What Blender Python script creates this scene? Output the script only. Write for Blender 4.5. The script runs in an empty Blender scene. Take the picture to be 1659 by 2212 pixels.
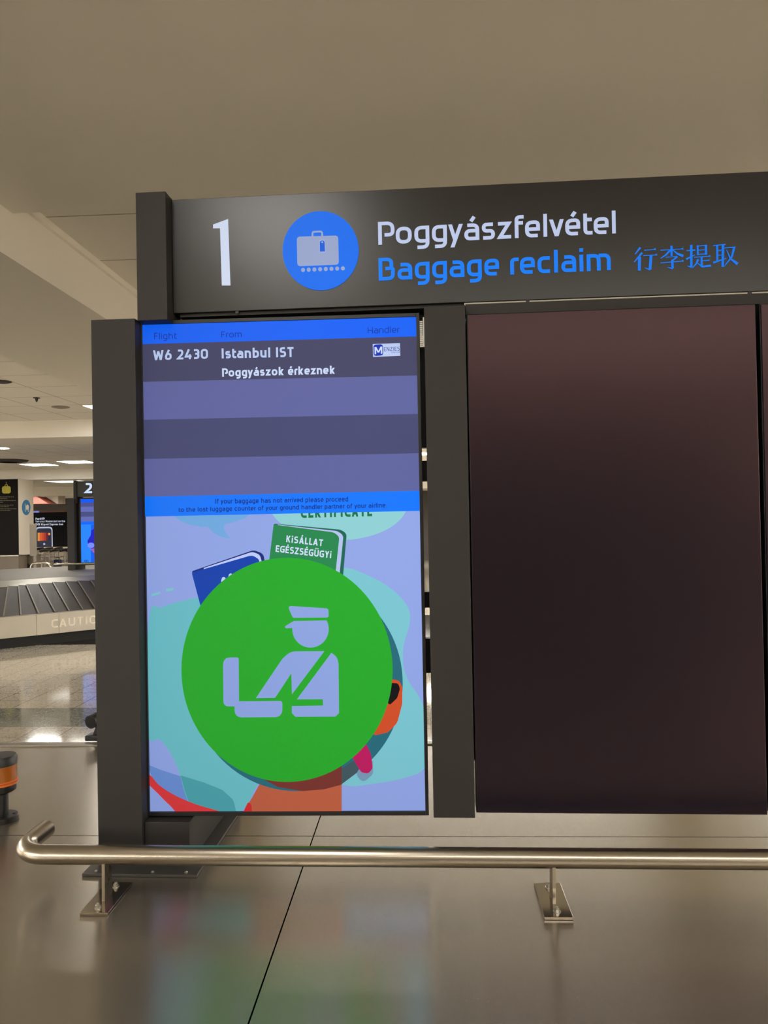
import bpy, math, random
from mathutils import Vector, Matrix

random.seed(7)
SC = bpy.context.scene
COL = SC.collection

# ------------------------------------------------------------------ camera
F_PX, CX, CY = 1660.0, 829.5, 1106.0
EYE = Vector((0.0, 0.0, 1.60))
YAW, PITCH, ROLL = math.radians(2.9), 0.0117, 0.0185
F0 = Vector((-math.sin(YAW), math.cos(YAW), 0))
R0 = Vector((math.cos(YAW), math.sin(YAW), 0))
FWD = (F0 * math.cos(PITCH) + Vector((0, 0, 1)) * math.sin(PITCH)).normalized()
U0 = R0.cross(FWD).normalized()
RIGHT = R0 * math.cos(ROLL) - U0 * math.sin(ROLL)
UP = U0 * math.cos(ROLL) + R0 * math.sin(ROLL)
cam_data = bpy.data.cameras.new('camera')
cam = bpy.data.objects.new('camera', cam_data)
COL.objects.link(cam)
M = Matrix((RIGHT, UP, -FWD)).transposed().to_4x4()
M.translation = EYE
cam.matrix_world = M
cam_data.sensor_fit = 'VERTICAL'
cam_data.sensor_height = 36.0
cam_data.lens = 36.0 * F_PX / 2212.0
cam_data.clip_start = 0.05
cam_data.clip_end = 200
SC.camera = cam

# ------------------------------------------------------------------ colour management, world
vs = SC.view_settings
vs.view_transform = 'Standard'
vs.look = 'None'
vs.exposure = 0.0
vs.gamma = 1.0
vs.use_curve_mapping = False
LAMP = 36.0            # radiance of a recessed ceiling light panel
AMBIENT = 0.20        # light reaching this bay from the rest of the hall
world = bpy.data.worlds.new('hall_ambient')
SC.world = world
world.use_nodes = True
wb = world.node_tree.nodes['Background']
wb.inputs[0].default_value = (1.0, 0.95, 0.86, 1)
wb.inputs[1].default_value = AMBIENT
SC.cycles.use_denoising = True
SC.cycles.max_bounces = 8
SC.cycles.diffuse_bounces = 5
SC.cycles.glossy_bounces = 5
SC.cycles.sample_clamp_indirect = 6.0
SC.cycles.caustics_reflective = False
SC.cycles.caustics_refractive = False


# ------------------------------------------------------------------ photo ray -> point in the place
def ray(px, py):
    return (RIGHT * ((px - CX) / F_PX) + UP * (-(py - CY) / F_PX) + FWD)


def at_z(px, py, z):
    d = ray(px, py)
    return EYE + d * ((z - EYE.z) / d.z)


def at_y(px, py, y):
    d = ray(px, py)
    return EYE + d * ((y - EYE.y) / d.y)


def at_x(px, py, x):
    d = ray(px, py)
    return EYE + d * ((x - EYE.x) / d.x)


class Frame:
    """A frame standing in the place: u to the right, w away, z up."""
    def __init__(self, ox, oy, deg):
        a = math.radians(deg)
        self.O = Vector((ox, oy, 0))
        self.ang = a
        self.ex = Vector((math.cos(a), math.sin(a), 0))
        self.ey = Vector((-math.sin(a), math.cos(a), 0))

    def on(self, px, py, w=0.0):
        d = ray(px, py)
        t = (self.O + self.ey * w - EYE).dot(self.ey) / d.dot(self.ey)
        p = EYE + d * t - self.O
        return (p.dot(self.ex), p.z)

    def world(self, u, w, z):
        p = self.O + self.ex * u + self.ey * w
        return Vector((p.x, p.y, z))


HALL = Frame(0, 0, 0)
ORIG = {}


# ------------------------------------------------------------------ materials
def lin(c):
    c = c / 255.0
    return c / 12.92 if c <= 0.04045 else ((c + 0.055) / 1.055) ** 2.4


def rgb(*c):
    return (lin(c[0]), lin(c[1]), lin(c[2]), 1.0)


def mat(name, col, rough=0.5, metal=0.0, spec=0.5, noise=0.06, scale=18.0, bump=0.0, stretch=(1, 1, 1), tint=None, rnoise=0.0):
    m = bpy.data.materials.new(name)
    m.use_nodes = True
    nt = m.node_tree
    b = nt.nodes['Principled BSDF']
    b.inputs['Roughness'].default_value = rough
    b.inputs['Metallic'].default_value = metal
    b.inputs['Specular IOR Level'].default_value = spec
    if tint:
        b.inputs['Specular Tint'].default_value = (*tint, 1)
    tc = nt.nodes.new('ShaderNodeTexCoord')
    mp = nt.nodes.new('ShaderNodeMapping')
    mp.inputs['Scale'].default_value = stretch
    nz = nt.nodes.new('ShaderNodeTexNoise')
    nz.inputs['Scale'].default_value = scale
    nz.inputs['Detail'].default_value = 6
    nt.links.new(tc.outputs['Object'], mp.inputs['Vector'])
    nt.links.new(mp.outputs['Vector'], nz.inputs['Vector'])
    rmp = nt.nodes.new('ShaderNodeMix')
    rmp.data_type = 'RGBA'
    rmp.inputs[6].default_value = tuple(x * (1 - noise) for x in col[:3]) + (1,)
    rmp.inputs[7].default_value = tuple(min(1, x * (1 + noise)) for x in col[:3]) + (1,)
    nt.links.new(nz.outputs['Fac'], rmp.inputs[0])
    nt.links.new(rmp.outputs[2], b.inputs['Base Color'])
    if rnoise:
        mr = nt.nodes.new('ShaderNodeMapRange')
        mr.inputs['From Min'].default_value = 0.3
        mr.inputs['From Max'].default_value = 0.7
        mr.inputs['To Min'].default_value = max(0.02, rough - rnoise)
        mr.inputs['To Max'].default_value = rough + rnoise
        nt.links.new(nz.outputs['Fac'], mr.inputs['Value'])
        nt.links.new(mr.outputs['Result'], b.inputs['Roughness'])
    if bump:
        bp = nt.nodes.new('ShaderNodeBump')
        bp.inputs['Strength'].default_value = bump
        bp.inputs['Distance'].default_value = 0.002
        nt.links.new(nz.outputs['Fac'], bp.inputs['Height'])
        nt.links.new(bp.outputs['Normal'], b.inputs['Normal'])
    return m


GLOW = {}


def glow(c, strength=1.0):
    """A lit patch of a screen or a backlit sign."""
    key = (c, strength)
    if key in GLOW:
        return GLOW[key]
    m = bpy.data.materials.new('lit_%d_%d_%d' % c)
    m.use_nodes = True
    b = m.node_tree.nodes['Principled BSDF']
    b.inputs['Base Color'].default_value = (0.004, 0.004, 0.005, 1)
    b.inputs['Roughness'].default_value = 0.45
    b.inputs['Specular IOR Level'].default_value = 0.15
    b.inputs['Emission Color'].default_value = rgb(*c)
    nt = m.node_tree
    ge = nt.nodes.new('ShaderNodeNewGeometry')
    vm = nt.nodes.new('ShaderNodeVectorMath')
    vm.operation = 'DOT_PRODUCT'
    nt.links.new(ge.outputs['Incoming'], vm.inputs[0])
    nt.links.new(ge.outputs['Normal'], vm.inputs[1])
    p = node_math(nt, 'MAXIMUM', vm.outputs['Value'], None, bv=0.0)
    p = node_math(nt, 'POWER', p, None, bv=2.0)
    p = node_math(nt, 'MULTIPLY', p, None, bv=1.06 * strength)
    nt.links.new(p, b.inputs['Emission Strength'])
    GLOW[key] = m
    return m


def node_math(nt, op, a=None, b=None, av=0.0, bv=0.0):
    n = nt.nodes.new('ShaderNodeMath')
    n.operation = op
    if a is not None:
        nt.links.new(a, n.inputs[0])
    else:
        n.inputs[0].default_value = av
    if b is not None:
        nt.links.new(b, n.inputs[1])
    else:
        n.inputs[1].default_value = bv
    return n.outputs[0]


def grid_mask(nt, coord, pitch, off, half):
    """1 on a seam of a grid of the given pitch, else 0."""
    s = node_math(nt, 'SUBTRACT', coord, None, bv=off - pitch * 400)
    s = node_math(nt, 'MODULO', s, None, bv=pitch)
    s = node_math(nt, 'SUBTRACT', s, None, bv=pitch / 2)
    s = node_math(nt, 'ABSOLUTE', s)
    return node_math(nt, 'GREATER_THAN', s, None, bv=pitch / 2 - half)


def mix_col(nt, fac, a, b):
    n = nt.nodes.new('ShaderNodeMix')
    n.data_type = 'RGBA'
    if isinstance(fac, float):
        n.inputs[0].default_value = fac
    else:
        nt.links.new(fac, n.inputs[0])
    for s, v in ((n.inputs[6], a), (n.inputs[7], b)):
        if isinstance(v, tuple):
            s.default_value = v
        else:
            nt.links.new(v, s)
    return n.outputs[2]


def terrazzo():
    m = bpy.data.materials.new('terrazzo_tiles')
    m.use_nodes = True
    nt = m.node_tree
    b = nt.nodes['Principled BSDF']
    tc = nt.nodes.new('ShaderNodeTexCoord')
    sp = nt.nodes.new('ShaderNodeSeparateXYZ')
    nt.links.new(tc.outputs['Object'], sp.inputs[0])
    vo = nt.nodes.new('ShaderNodeTexVoronoi')
    vo.inputs['Scale'].default_value = 110
    nt.links.new(tc.outputs['Object'], vo.inputs['Vector'])
    sc = nt.nodes.new('ShaderNodeSeparateColor')
    nt.links.new(vo.outputs['Color'], sc.inputs[0])
    chip = node_math(nt, 'GREATER_THAN', sc.outputs[0], None, bv=0.78)
    chip2 = node_math(nt, 'GREATER_THAN', sc.outputs[1], None, bv=0.75)
    base = mix_col(nt, chip, rgb(154, 145, 130), rgb(126, 119, 107))
    base = mix_col(nt, chip2, base, rgb(164, 155, 140))
    dark = mix_col(nt, chip, rgb(106, 106, 96), rgb(84, 87, 82))
    dark = mix_col(nt, chip2, dark, rgb(124, 123, 112))
    y = sp.outputs[1]
    band = node_math(nt, 'MULTIPLY', node_math(nt, 'GREATER_THAN', y, None, bv=6.04),
                     node_math(nt, 'LESS_THAN', y, None, bv=6.66))
    base = mix_col(nt, band, base, dark)
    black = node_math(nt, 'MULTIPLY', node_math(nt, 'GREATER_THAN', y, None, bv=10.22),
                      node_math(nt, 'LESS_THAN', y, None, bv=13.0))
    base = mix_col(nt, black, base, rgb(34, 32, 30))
    seam = node_math(nt, 'MAXIMUM', grid_mask(nt, sp.outputs[0], 0.285, -2.82, 0.003),
                     grid_mask(nt, y, 0.305, 6.04, 0.003))
    base = mix_col(nt, seam, base, rgb(66, 59, 50))
    nt.links.new(base, b.inputs['Base Color'])
    b.inputs['Roughness'].default_value = 0.07
    b.inputs['Specular IOR Level'].default_value = 0.5
    return m


def ceiling_tiles(name, col, px_, ox, py_, oy):
    m = bpy.data.materials.new(name)
    m.use_nodes = True
    nt = m.node_tree
    b = nt.nodes['Principled BSDF']
    b.inputs['Roughness'].default_value = 0.85
    b.inputs['Specular IOR Level'].default_value = 0.2
    tc = nt.nodes.new('ShaderNodeTexCoord')
    sp = nt.nodes.new('ShaderNodeSeparateXYZ')
    nt.links.new(tc.outputs['Object'], sp.inputs[0])
    seam = grid_mask(nt, sp.outputs[1], py_, oy, 0.005)
    if px_:
        seam = node_math(nt, 'MAXIMUM', seam, grid_mask(nt, sp.outputs[0], px_, ox, 0.005))
    nz = nt.nodes.new('ShaderNodeTexNoise')
    nz.inputs['Scale'].default_value = 160
    nt.links.new(tc.outputs['Object'], nz.inputs['Vector'])
    base = mix_col(nt, nz.outputs['Fac'], tuple(c * 0.95 for c in col[:3]) + (1,), col)
    base = mix_col(nt, seam, base, tuple(c * 0.45 for c in col[:3]) + (1,))
    nt.links.new(base, b.inputs['Base Color'])
    return m


PAINT = rgb(243, 239, 231)
M_CEIL = ceiling_tiles('ceiling_tile_board', PAINT, 0.6, -4.02, 0.6, 6.47)
M_CEIL_STRIP = ceiling_tiles('ceiling_long_board', PAINT, 0, 0, 0.6, 6.47)
M_PLASTER = mat('matt_plaster', PAINT, 0.9, spec=0.2, noise=0.025, scale=2.0)
M_WALL = mat('wall_paint', rgb(196, 186, 170), 0.85, spec=0.25, noise=0.03, scale=3)
M_DARKWALL = mat('dark_wall_paint', rgb(70, 64, 58), 0.8, noise=0.05)
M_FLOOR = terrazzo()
M_STEEL = mat('brushed_steel', (0.40, 0.355, 0.29, 1), 0.30, metal=1.0, noise=0.10, scale=5.0, stretch=(0.6, 9, 9), rnoise=0.05)
M_RIM = mat('carousel_rim_steel', (0.30, 0.275, 0.23, 1), 0.42, metal=0.9, noise=0.08, scale=2.5)
M_DECK2 = mat('far_deck_steel', (0.19, 0.175, 0.155, 1), 0.6, metal=0.5, noise=0.10, scale=3.0)


def brushed_deck():
    m = mat('deck_steel', (0.38, 0.342, 0.285, 1), 0.25, metal=0.86, noise=0.07, scale=2.2, stretch=(1.0, 1.6, 1))
    nt = m.node_tree
    b = nt.nodes['Principled BSDF']
    b.inputs['Anisotropic'].default_value = 0.8
    tg = nt.nodes.new('ShaderNodeTangent')
    tg.direction_type = 'UV_MAP'
    tg.uv_map = 'brush'
    nt.links.new(tg.outputs[0], b.inputs['Tangent'])
    return m


M_DECK = brushed_deck()
M_PLATE = mat('polished_plate', (0.40, 0.365, 0.31, 1), 0.13, metal=1.0, noise=0.06, scale=8.0)
M_TUBE = mat('tube_steel', (0.42, 0.375, 0.31, 1), 0.27, metal=1.0, noise=0.03, scale=3.0)
M_ZINC = mat('zinc_bolt', (0.50, 0.48, 0.43, 1), 0.3, metal=1.0, noise=0.1, scale=60)
M_POST = mat('powder_coat', rgb(40, 37, 35), 0.55, spec=0.35, noise=0.06, scale=220, bump=0.05)
M_FLANGE = mat('flange_coat', rgb(58, 55, 52), 0.45, spec=0.45, noise=0.12, scale=30)
M_HEADER = mat('header_face', rgb(23, 20, 17), 0.31, spec=0.6, noise=0.05, scale=9)
M_BLACK = mat('black_plastic', rgb(22, 21, 21), 0.45, noise=0.1, scale=40)
M_BEZEL = mat('bezel_plastic', rgb(20, 20, 23), 0.38, noise=0.08, scale=40)
M_GAP = mat('dark_groove', rgb(18, 16, 14), 0.8, noise=0.1)
M_OFF = mat('dark_screen', rgb(9, 15, 25), 0.28, spec=0.5, noise=0.06, scale=4, tint=(1.0, 0.55, 0.53))
M_STRIP = mat('aluminium_strip', (0.62, 0.57, 0.48, 1), 0.35, metal=1.0, noise=0.08, scale=30)
M_RUBBER = mat('belt_rubber', rgb(44, 39, 34), 0.5, spec=0.3, noise=0.45, scale=7.0)
M_TOE = mat('black_skirt', rgb(16, 15, 15), 0.7, noise=0.1)
M_CAB = mat('cabinet_laminate', rgb(96, 84, 70), 0.5, noise=0.06)
M_WHITEMARK = mat('white_vinyl', rgb(214, 204, 184), 0.5, noise=0.03)
M_GREYPANEL = mat('grey_panel', rgb(128, 119, 104), 0.6, noise=0.04)
M_RED = mat('orange_paint', rgb(104, 42, 26), 0.6, noise=0.05)
M_NAVY = mat('navy_fabric', rgb(34, 36, 66), 0.7, noise=0.1)


def amber():
    m = bpy.data.materials.new('amber_plastic')
    m.use_nodes = True
    nt = m.node_tree
    b = nt.nodes['Principled BSDF']
    tc = nt.nodes.new('ShaderNodeTexCoord')
    wv = nt.nodes.new('ShaderNodeTexWave')
    wv.bands_direction = 'Z'
    wv.inputs['Scale'].default_value = 120
    nt.links.new(tc.outputs['Object'], wv.inputs['Vector'])
    nt.links.new(mix_col(nt, wv.outputs['Fac'], rgb(150, 80, 20), rgb(176, 102, 32)), b.inputs['Base Color'])
    bp = nt.nodes.new('ShaderNodeBump')
    bp.inputs['Strength'].default_value = 0.2
    bp.inputs['Distance'].default_value = 0.0006
    nt.links.new(wv.outputs['Fac'], bp.inputs['Height'])
    nt.links.new(bp.outputs['Normal'], b.inputs['Normal'])
    b.inputs['Roughness'].default_value = 0.2
    b.inputs['Subsurface Weight'].default_value = 0.3
    b.inputs['Subsurface Radius'].default_value = (0.02, 0.008, 0.002)
    return m


M_AMBER = amber()


# ------------------------------------------------------------------ mesh builder
class MB:
    def __init__(self):
        self.v, self.f, self.mi = [], [], []

    def face(self, pts, k=0):
        n = len(self.v)
        self.v += [tuple(p) for p in pts]
        self.f.append(list(range(n, n + len(pts))))
        self.mi.append(k)

    def box(self, x0, x1, y0, y1, z0, z1, k=0):
        n = len(self.v)
        self.v += [(x0, y0, z0), (x1, y0, z0), (x1, y1, z0), (x0, y1, z0), (x0, y0, z1), (x1, y0, z1), (x1, y1, z1), (x0, y1, z1)]
        for q in ((0, 3, 2, 1), (4, 5, 6, 7), (0, 1, 5, 4), (1, 2, 6, 5), (2, 3, 7, 6), (3, 0, 4, 7)):
            self.f.append([n + i for i in q])
            self.mi.append(k)

    def slab(self, uz, w0, w1, k=0):
        """Outline in u,z carried from depth w0 (front) to w1."""
        n, c = len(self.v), len(uz)
        area = sum(uz[i][0] * uz[(i + 1) % c][1] - uz[(i + 1) % c][0] * uz[i][1] for i in range(c))
        if area < 0:
            uz = uz[::-1]
        self.v += [(u, w0, z) for u, z in uz] + [(u, w1, z) for u, z in uz]
        self.f.append([n + i for i in range(c)])
        self.f.append([n + c + i for i in range(c)][::-1])
        self.mi += [k, k]
        for i in range(c):
            j = (i + 1) % c
            self.f.append([n + j, n + i, n + c + i, n + c + j])
            self.mi.append(k)

    def column(self, xy, z0, z1, k=0):
        """Outline in x,y carried from z0 up to z1."""
        n, c = len(self.v), len(xy)
        area = sum(xy[i][0] * xy[(i + 1) % c][1] - xy[(i + 1) % c][0] * xy[i][1] for i in range(c))
        if area < 0:
            xy = xy[::-1]
        self.v += [(x, y, z0) for x, y in xy] + [(x, y, z1) for x, y in xy]
        self.f.append([n + i for i in range(c)][::-1])
        self.f.append([n + c + i for i in range(c)])
        self.mi += [k, k]
        for i in range(c):
            j = (i + 1) % c
            self.f.append([n + i, n + j, n + c + j, n + c + i])
            self.mi.append(k)

    def tube(self, pts, r, seg=14, cap=True, k=0):
        pts = [Vector(p) for p in pts]
        rings = []
        up = Vector((0, 0, 1))
        prev = None
        for i, p in enumerate(pts):
            d = (pts[min(i + 1, len(pts) - 1)] - pts[max(i - 1, 0)]).normalized()
            if prev is None:
                a = d.cross(up)
                if a.length < 0.05:
                    a = d.cross(Vector((1, 0, 0)))
                a.normalize()
            else:
                a = (prev - d * prev.dot(d)).normalized()
            prev = a
            b = d.cross(a)
            n = len(self.v)
            rr = r[i] if isinstance(r, (list, tuple)) else r
            self.v += [tuple(p + (a * math.cos(t) + b * math.sin(t)) * rr) for t in [2 * math.pi * s / seg for s in range(seg)]]
            rings.append(n)
        for n0, n1 in zip(rings, rings[1:]):
            for s in range(seg):
                q = (s + 1) % seg
                self.f.append([n0 + q, n0 + s, n1 + s, n1 + q])
                self.mi.append(k)
        if cap:
            self.f.append([rings[0] + s for s in range(seg)])
            self.f.append([rings[-1] + s for s in range(seg)][::-1])
            self.mi += [k, k]

    def lathe(self, prof, c=(0, 0, 0), seg=40, k=0):
        """Profile (r, z) turned about a vertical axis at c."""
        rings = []
        for r, z in prof:
            n = len(self.v)
            self.v += [(c[0] + r * math.cos(2 * math.pi * s / seg), c[1] + r * math.sin(2 * math.pi * s / seg), c[2] + z) for s in range(seg)]
            rings.append(n)
        for n0, n1 in zip(rings, rings[1:]):
            for s in range(seg):
                q = (s + 1) % seg
                self.f.append([n0 + s, n0 + q, n1 + q, n1 + s])
                self.mi.append(k)
        self.f.append([rings[0] + s for s in range(seg)][::-1])
        self.f.append([rings[-1] + s for s in range(seg)])
        self.mi += [k, k]

    def build(self, name, mats, parent=None, bevel=0.0, smooth=False):
        me = bpy.data.meshes.new(name)
        o = ORIG.get(parent.name, Vector((0, 0, 0))) if parent else Vector((0, 0, 0))
        me.from_pydata([tuple(Vector(v) - o) for v in self.v], [], self.f)
        for m in (mats if isinstance(mats, (list, tuple)) else [mats]):
            me.materials.append(m)
        me.polygons.foreach_set('material_index', self.mi)
        if smooth:
            me.polygons.foreach_set('use_smooth', [True] * len(me.polygons))
        me.update()
        ob = bpy.data.objects.new(name, me)
        COL.objects.link(ob)
        if parent:
            ob.parent = parent
            ORIG[ob.name] = o
        if bevel:
            bv = ob.modifiers.new('edge', 'BEVEL')
            bv.width = bevel
            bv.segments = 2
            bv.limit_method = 'ANGLE'
        if smooth:
            try:
                me.set_sharp_from_angle(angle=math.radians(40))
            except Exception:
                pass
        return ob


def tag(o, label, cat, group=None, kind=None):
    o['label'] = label
    o['category'] = cat
    if group:
        o['group'] = group
    if kind:
        o['kind'] = kind
    return o


def thing(name, label, cat, frame=HALL, origin=(0, 0, 0), group=None):
    """Empty at the thing's base; children are given in frame coordinates."""
    e = bpy.data.objects.new(name, None)
    COL.objects.link(e)
    e.empty_display_size = 0.1
    e.location = frame.world(*origin)
    e.rotation_euler = (0, 0, frame.ang)
    ORIG[e.name] = Vector(origin)
    return tag(e, label, cat, group)


def structure(o, label=None):
    o['kind'] = 'structure'
    if label:
        o['label'] = label
        o['category'] = o.name.split('_')[0].split('.')[0]
    return o


def copy_thing(root, loc, rotz, label, group=None):
    r = root.copy()
    COL.objects.link(r)
    r.location = loc
    r.rotation_euler = (0, 0, rotz)
    r['label'] = label
    if group:
        r['group'] = group
    for ch in list(root.children):
        c = ch.copy()
        COL.objects.link(c)
        c.parent = r
        for g in list(ch.children):
            d = g.copy()
            COL.objects.link(d)
            d.parent = c
    return r


# ------------------------------------------------------------------ flat outlines and lettering
def fillet(pts, closed=False, R=0.0, n=8):
    out = []
    c = len(pts)
    for i, p in enumerate(pts):
        r = p[2] if len(p) > 2 else R
        p2 = Vector((p[0], p[1]))
        if (not closed and i in (0, c - 1)) or r <= 0:
            out.append(p2)
            continue
        a = Vector(pts[i - 1][:2]) - p2
        b = Vector(pts[(i + 1) % c][:2]) - p2
        la, lb = a.length, b.length
        if la < 1e-6 or lb < 1e-6:
            out.append(p2)
            continue
        a /= la
        b /= lb
        ang = max(0.05, a.angle(b))
        d = min(1.5 * r / math.tan(ang / 2), la * 0.5, lb * 0.5)
        p0, p1 = p2 + a * d, p2 + b * d
        for s in range(n + 1):
            t = s / n
            q = p0 * (1 - t) ** 2 + p2 * 2 * t * (1 - t) + p1 * t ** 2
            out.append(q)
    return out


def stroke(pts, w, closed=False):
    """Quads of width w (number or one per point) along a line of points."""
    c = len(pts)
    L = []
    for i, p in enumerate(pts):
        if closed:
            a, b = pts[i - 1], pts[(i + 1) % c]
        else:
            a, b = pts[max(0, i - 1)], pts[min(c - 1, i + 1)]
        d0 = (p - a)
        d1 = (b - p)
        d0 = d0.normalized() if d0.length > 1e-7 else d1.normalized()
        d1 = d1.normalized() if d1.length > 1e-7 else d0
        t = d0 + d1
        t = t.normalized() if t.length > 0.2 else d1
        n = Vector((-t.y, t.x))
        k = max(0.45, abs(n.dot(Vector((-d1.y, d1.x)))))
        ww = w[i] if isinstance(w, (list, tuple)) else w
        L.append((p + n * (ww / 2 / k), p - n * (ww / 2 / k)))
    q = []
    for i in range(c if closed else c - 1):
        j = (i + 1) % c
        q.append([L[i][0], L[i][1], L[j][1], L[j][0]])
    return q


def glyph(ch, a):
    """Width and centre lines of a letter; capital height 1, half stroke a."""
    X, DS = 0.74, -0.27
    t, b, T = X - a, a, 1 - a
    acc = None
    low = {'á': 'a', 'é': 'e', 'ö': 'o', 'ü': 'u', 'ó': 'o', 'í': 'i', 'Á': 'A', 'É': 'E', 'Ü': 'U'}
    if ch in low:
        acc = ch
        ch = low[ch]
    W, S = 0.6, []

    def P(*p, R=0.2):
        S.append((list(p), R, False))

    def D(x0, y0, x1, y1):
        S.append(([(x0, y0), (x1, y1)], -1, False))

    def C(*p, R=0.2):
        S.append((list(p), R, True))
    if ch in 'aegocnubdphqs':
        W = 0.62
    l, r = a, W - a
    m = 0.42
    if ch == 'o':
        W = 0.66; r = W - a; C((l, b), (r, b), (r, t), (l, t), R=0.27)
    elif ch == 'a':
        P((l + .05, t), (r, t), (r, 0), R=0.2); P((r, m), (l, m), (l, b), (r, b), R=0.16)
    elif ch == 'e':
        P((l, .36, 0), (r, .36, 0), (r, t), (l, t), (l, b), (r - .02, b), R=0.24)
    elif ch == 'g':
        P((r, t, 0.02), (l, t), (l, b), (r, b, 0.02), R=0.25); P((r, X), (r, DS + a), (l + .04, DS + a), R=0.22)
    elif ch == 'q':
        P((r, t, 0.02), (l, t), (l, b), (r, b, 0.02), R=0.25); P((r, X), (r, DS))
    elif ch == 'd':
        P((r, t, 0.02), (l, t), (l, b), (r, b, 0.02), R=0.25); P((r, 1), (r, 0))
    elif ch == 'b':
        P((l, t, 0.02), (r, t), (r, b), (l, b, 0.02), R=0.25); P((l, 1), (l, 0))
    elif ch == 'p':
        P((l, t, 0.02), (r, t), (r, b), (l, b, 0.02), R=0.25); P((l, X), (l, DS))
    elif ch == 'c':
        W = 0.55; r = W - a; P((r + a * .6, t), (l, t), (l, b), (r + a * .6, b), R=0.25)
    elif ch == 's':
        W = 0.54; r = W - a; P((r, t), (l, t), (l, m - .04), (r, m - .04), (r, b), (l - a * .4, b), R=0.14)
    elif ch == 'z':
        W = 0.56; r = W - a; P((0.02, t), (r - .02, t, 0), (l + .02, b, 0), (W, b), R=0)
    elif ch == 'f':
        W = 0.42; P((.12, 0), (.12, T), (W, T), R=0.2); P((.12, t), (W - .03, t))
    elif ch == 't':
        W = 0.40; P((.1, .93), (.1, b), (W, b), R=0.16); P((.1, t), (W - .02, t))
    elif ch == 'l':
        W = 2 * a; P((a, 0), (a, 1))
    elif ch == 'i':
        W = 2 * a; P((a, 0), (a, X)); P((a, X + .12), (a, X + .12 + 2 * a))
    elif ch == 'r':
        W = 0.36; P((a, 0), (a, t), (W, t), R=0.14)
    elif ch == 'n':
        P((l, 0), (l, X)); P((l, t), (r, t), (r, 0), R=0.22)
    elif ch == 'h':
        P((l, 0), (l, 1)); P((l, t), (r, t), (r, 0), R=0.22)
    elif ch == 'u':
        P((r, 0), (r, X)); P((r, b), (l, b), (l, X), R=0.22)
    elif ch == 'm':
        W = 1.0; r = W - a; P((l, 0), (l, X)); P((l, t), (W / 2, t), (W / 2, 0), R=0.2); P((W / 2, t), (r, t), (r, 0), R=0.2)
    elif ch == 'v':
        W = 0.62; D(a * 1.1, X, W / 2, 0); D(W - a * 1.1, X, W / 2, 0)
    elif ch == 'y':
        W = 0.62; D(a * 1.1, X, W * .455, .05); D(W - a * 1.1, X, .17, DS)
    elif ch == 'k':
        W = 0.58; P((l, 0), (l, 1)); D(W - a * 1.2, X, W * .40, .37); D(W - a * 1.2, 0, W * .40, .37); P((l, .37), (W * .45, .37))
    elif ch == 'x':
        D(a, X, W - a, 0); D(a, 0, W - a, X)
    elif ch == 'j':
        W = 0.3; P((W - a, X), (W - a, DS + a), (0, DS + a), R=.15)
    elif ch == 'w':
        W = 0.9; D(a, X, W * .28, 0); D(W * .5, X, W * .28, 0); D(W * .5, X, W * .72, 0); D(W - a, X, W * .72, 0)
    elif ch == 'P':
        W = 0.68; r = W - a; P((l, 0), (l, T, 0), (r, T), (r, .42), (l + 2.4 * a, .42), R=0.28)
    elif ch == 'B':
        W = 0.68; r = W - a; C((l, b, 0), (r, b), (r, .5, .1), (r - .06, .52, .05), (r - .06, T), (l, T, 0), R=0.22); P((l + 2.6 * a, .52), (r - .06, .52))
    elif ch == 'I':
        W = 2 * a; P((a, 0), (a, 1))
    elif ch == 'F':
        W = 0.54; P((l, 0), (l, T, 0), (W, T), R=0); P((l, .5), (W - .06, .5))
    elif ch == 'E':
        W = 0.56; P((W, T), (l, T, 0), (l, b, 0), (W, b), R=0); P((l, .5), (W - .06, .5))
    elif ch == 'L':
        W = 0.5; P((l, 1), (l, b, 0), (W, b), R=0)
    elif ch == 'T':
        W = 0.62; P((0, T), (W, T)); P((W / 2, T), (W / 2, 0))
    elif ch == 'H':
        W = 0.74; P((l, 0), (l, 1)); P((W - a, 0), (W - a, 1)); P((l, .5), (W - a, .5))
    elif ch == 'S':
        W = 0.62; r = W - a; P((r, T), (l, T), (l, .52), (r, .52), (r, b), (l - a * .4, b), R=0.2)
    elif ch == 'C':
        W = 0.66; r = W - a; P((W, T), (l, T), (l, b), (W, b), R=0.36)
    elif ch == 'G':
        W = 0.7; r = W - a; P((W - .02, T), (l, T), (l, b), (r, b, 0.05), (r, .48, 0), (W * .5, .48), R=0.34)
    elif ch in 'O0':
        W = 0.78 if ch == 'O' else 0.70; r = W - a; C((l, b), (r, b), (r, T), (l, T), R=0.38)
    elif ch == 'U':
        W = 0.7; r = W - a; P((l, 1), (l, b), (r, b), (r, 1), R=0.3)
    elif ch == 'A':
        W = 0.74; D(a * 1.1, 0, W / 2, 1); D(W - a * 1.1, 0, W / 2, 1); P((W * .3, .3), (W * .7, .3))
    elif ch == 'M':
        W = 0.86; P((l, 0), (l, 1)); P((W - a, 0), (W - a, 1)); D(l + .02, 1, W / 2, .2); D(W - a - .02, 1, W / 2, .2)
    elif ch == 'N':
        W = 0.74; P((l, 0), (l, 1)); P((W - a, 0), (W - a, 1)); D(l + .02, 1, W - a - .02, 0)
    elif ch == 'W':
        W = 1.02; D(a, 1, W * .28, 0); D(W * .5, .9, W * .28, 0); D(W * .5, .9, W * .72, 0); D(W - a, 1, W * .72, 0)
    elif ch == 'V':
        W = 0.72; D(a, 1, W / 2, 0); D(W - a, 1, W / 2, 0)
    elif ch == 'Y':
        W = 0.64; D(a * 1.1, 1, W / 2, .4); D(W - a * 1.1, 1, W / 2, .4); P((W / 2, .45), (W / 2, 0))
    elif ch == 'Z':
        W = 0.62; P((.02, T), (W - a, T, 0), (a, b, 0), (W, b), R=0)
    elif ch == 'K':
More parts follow.
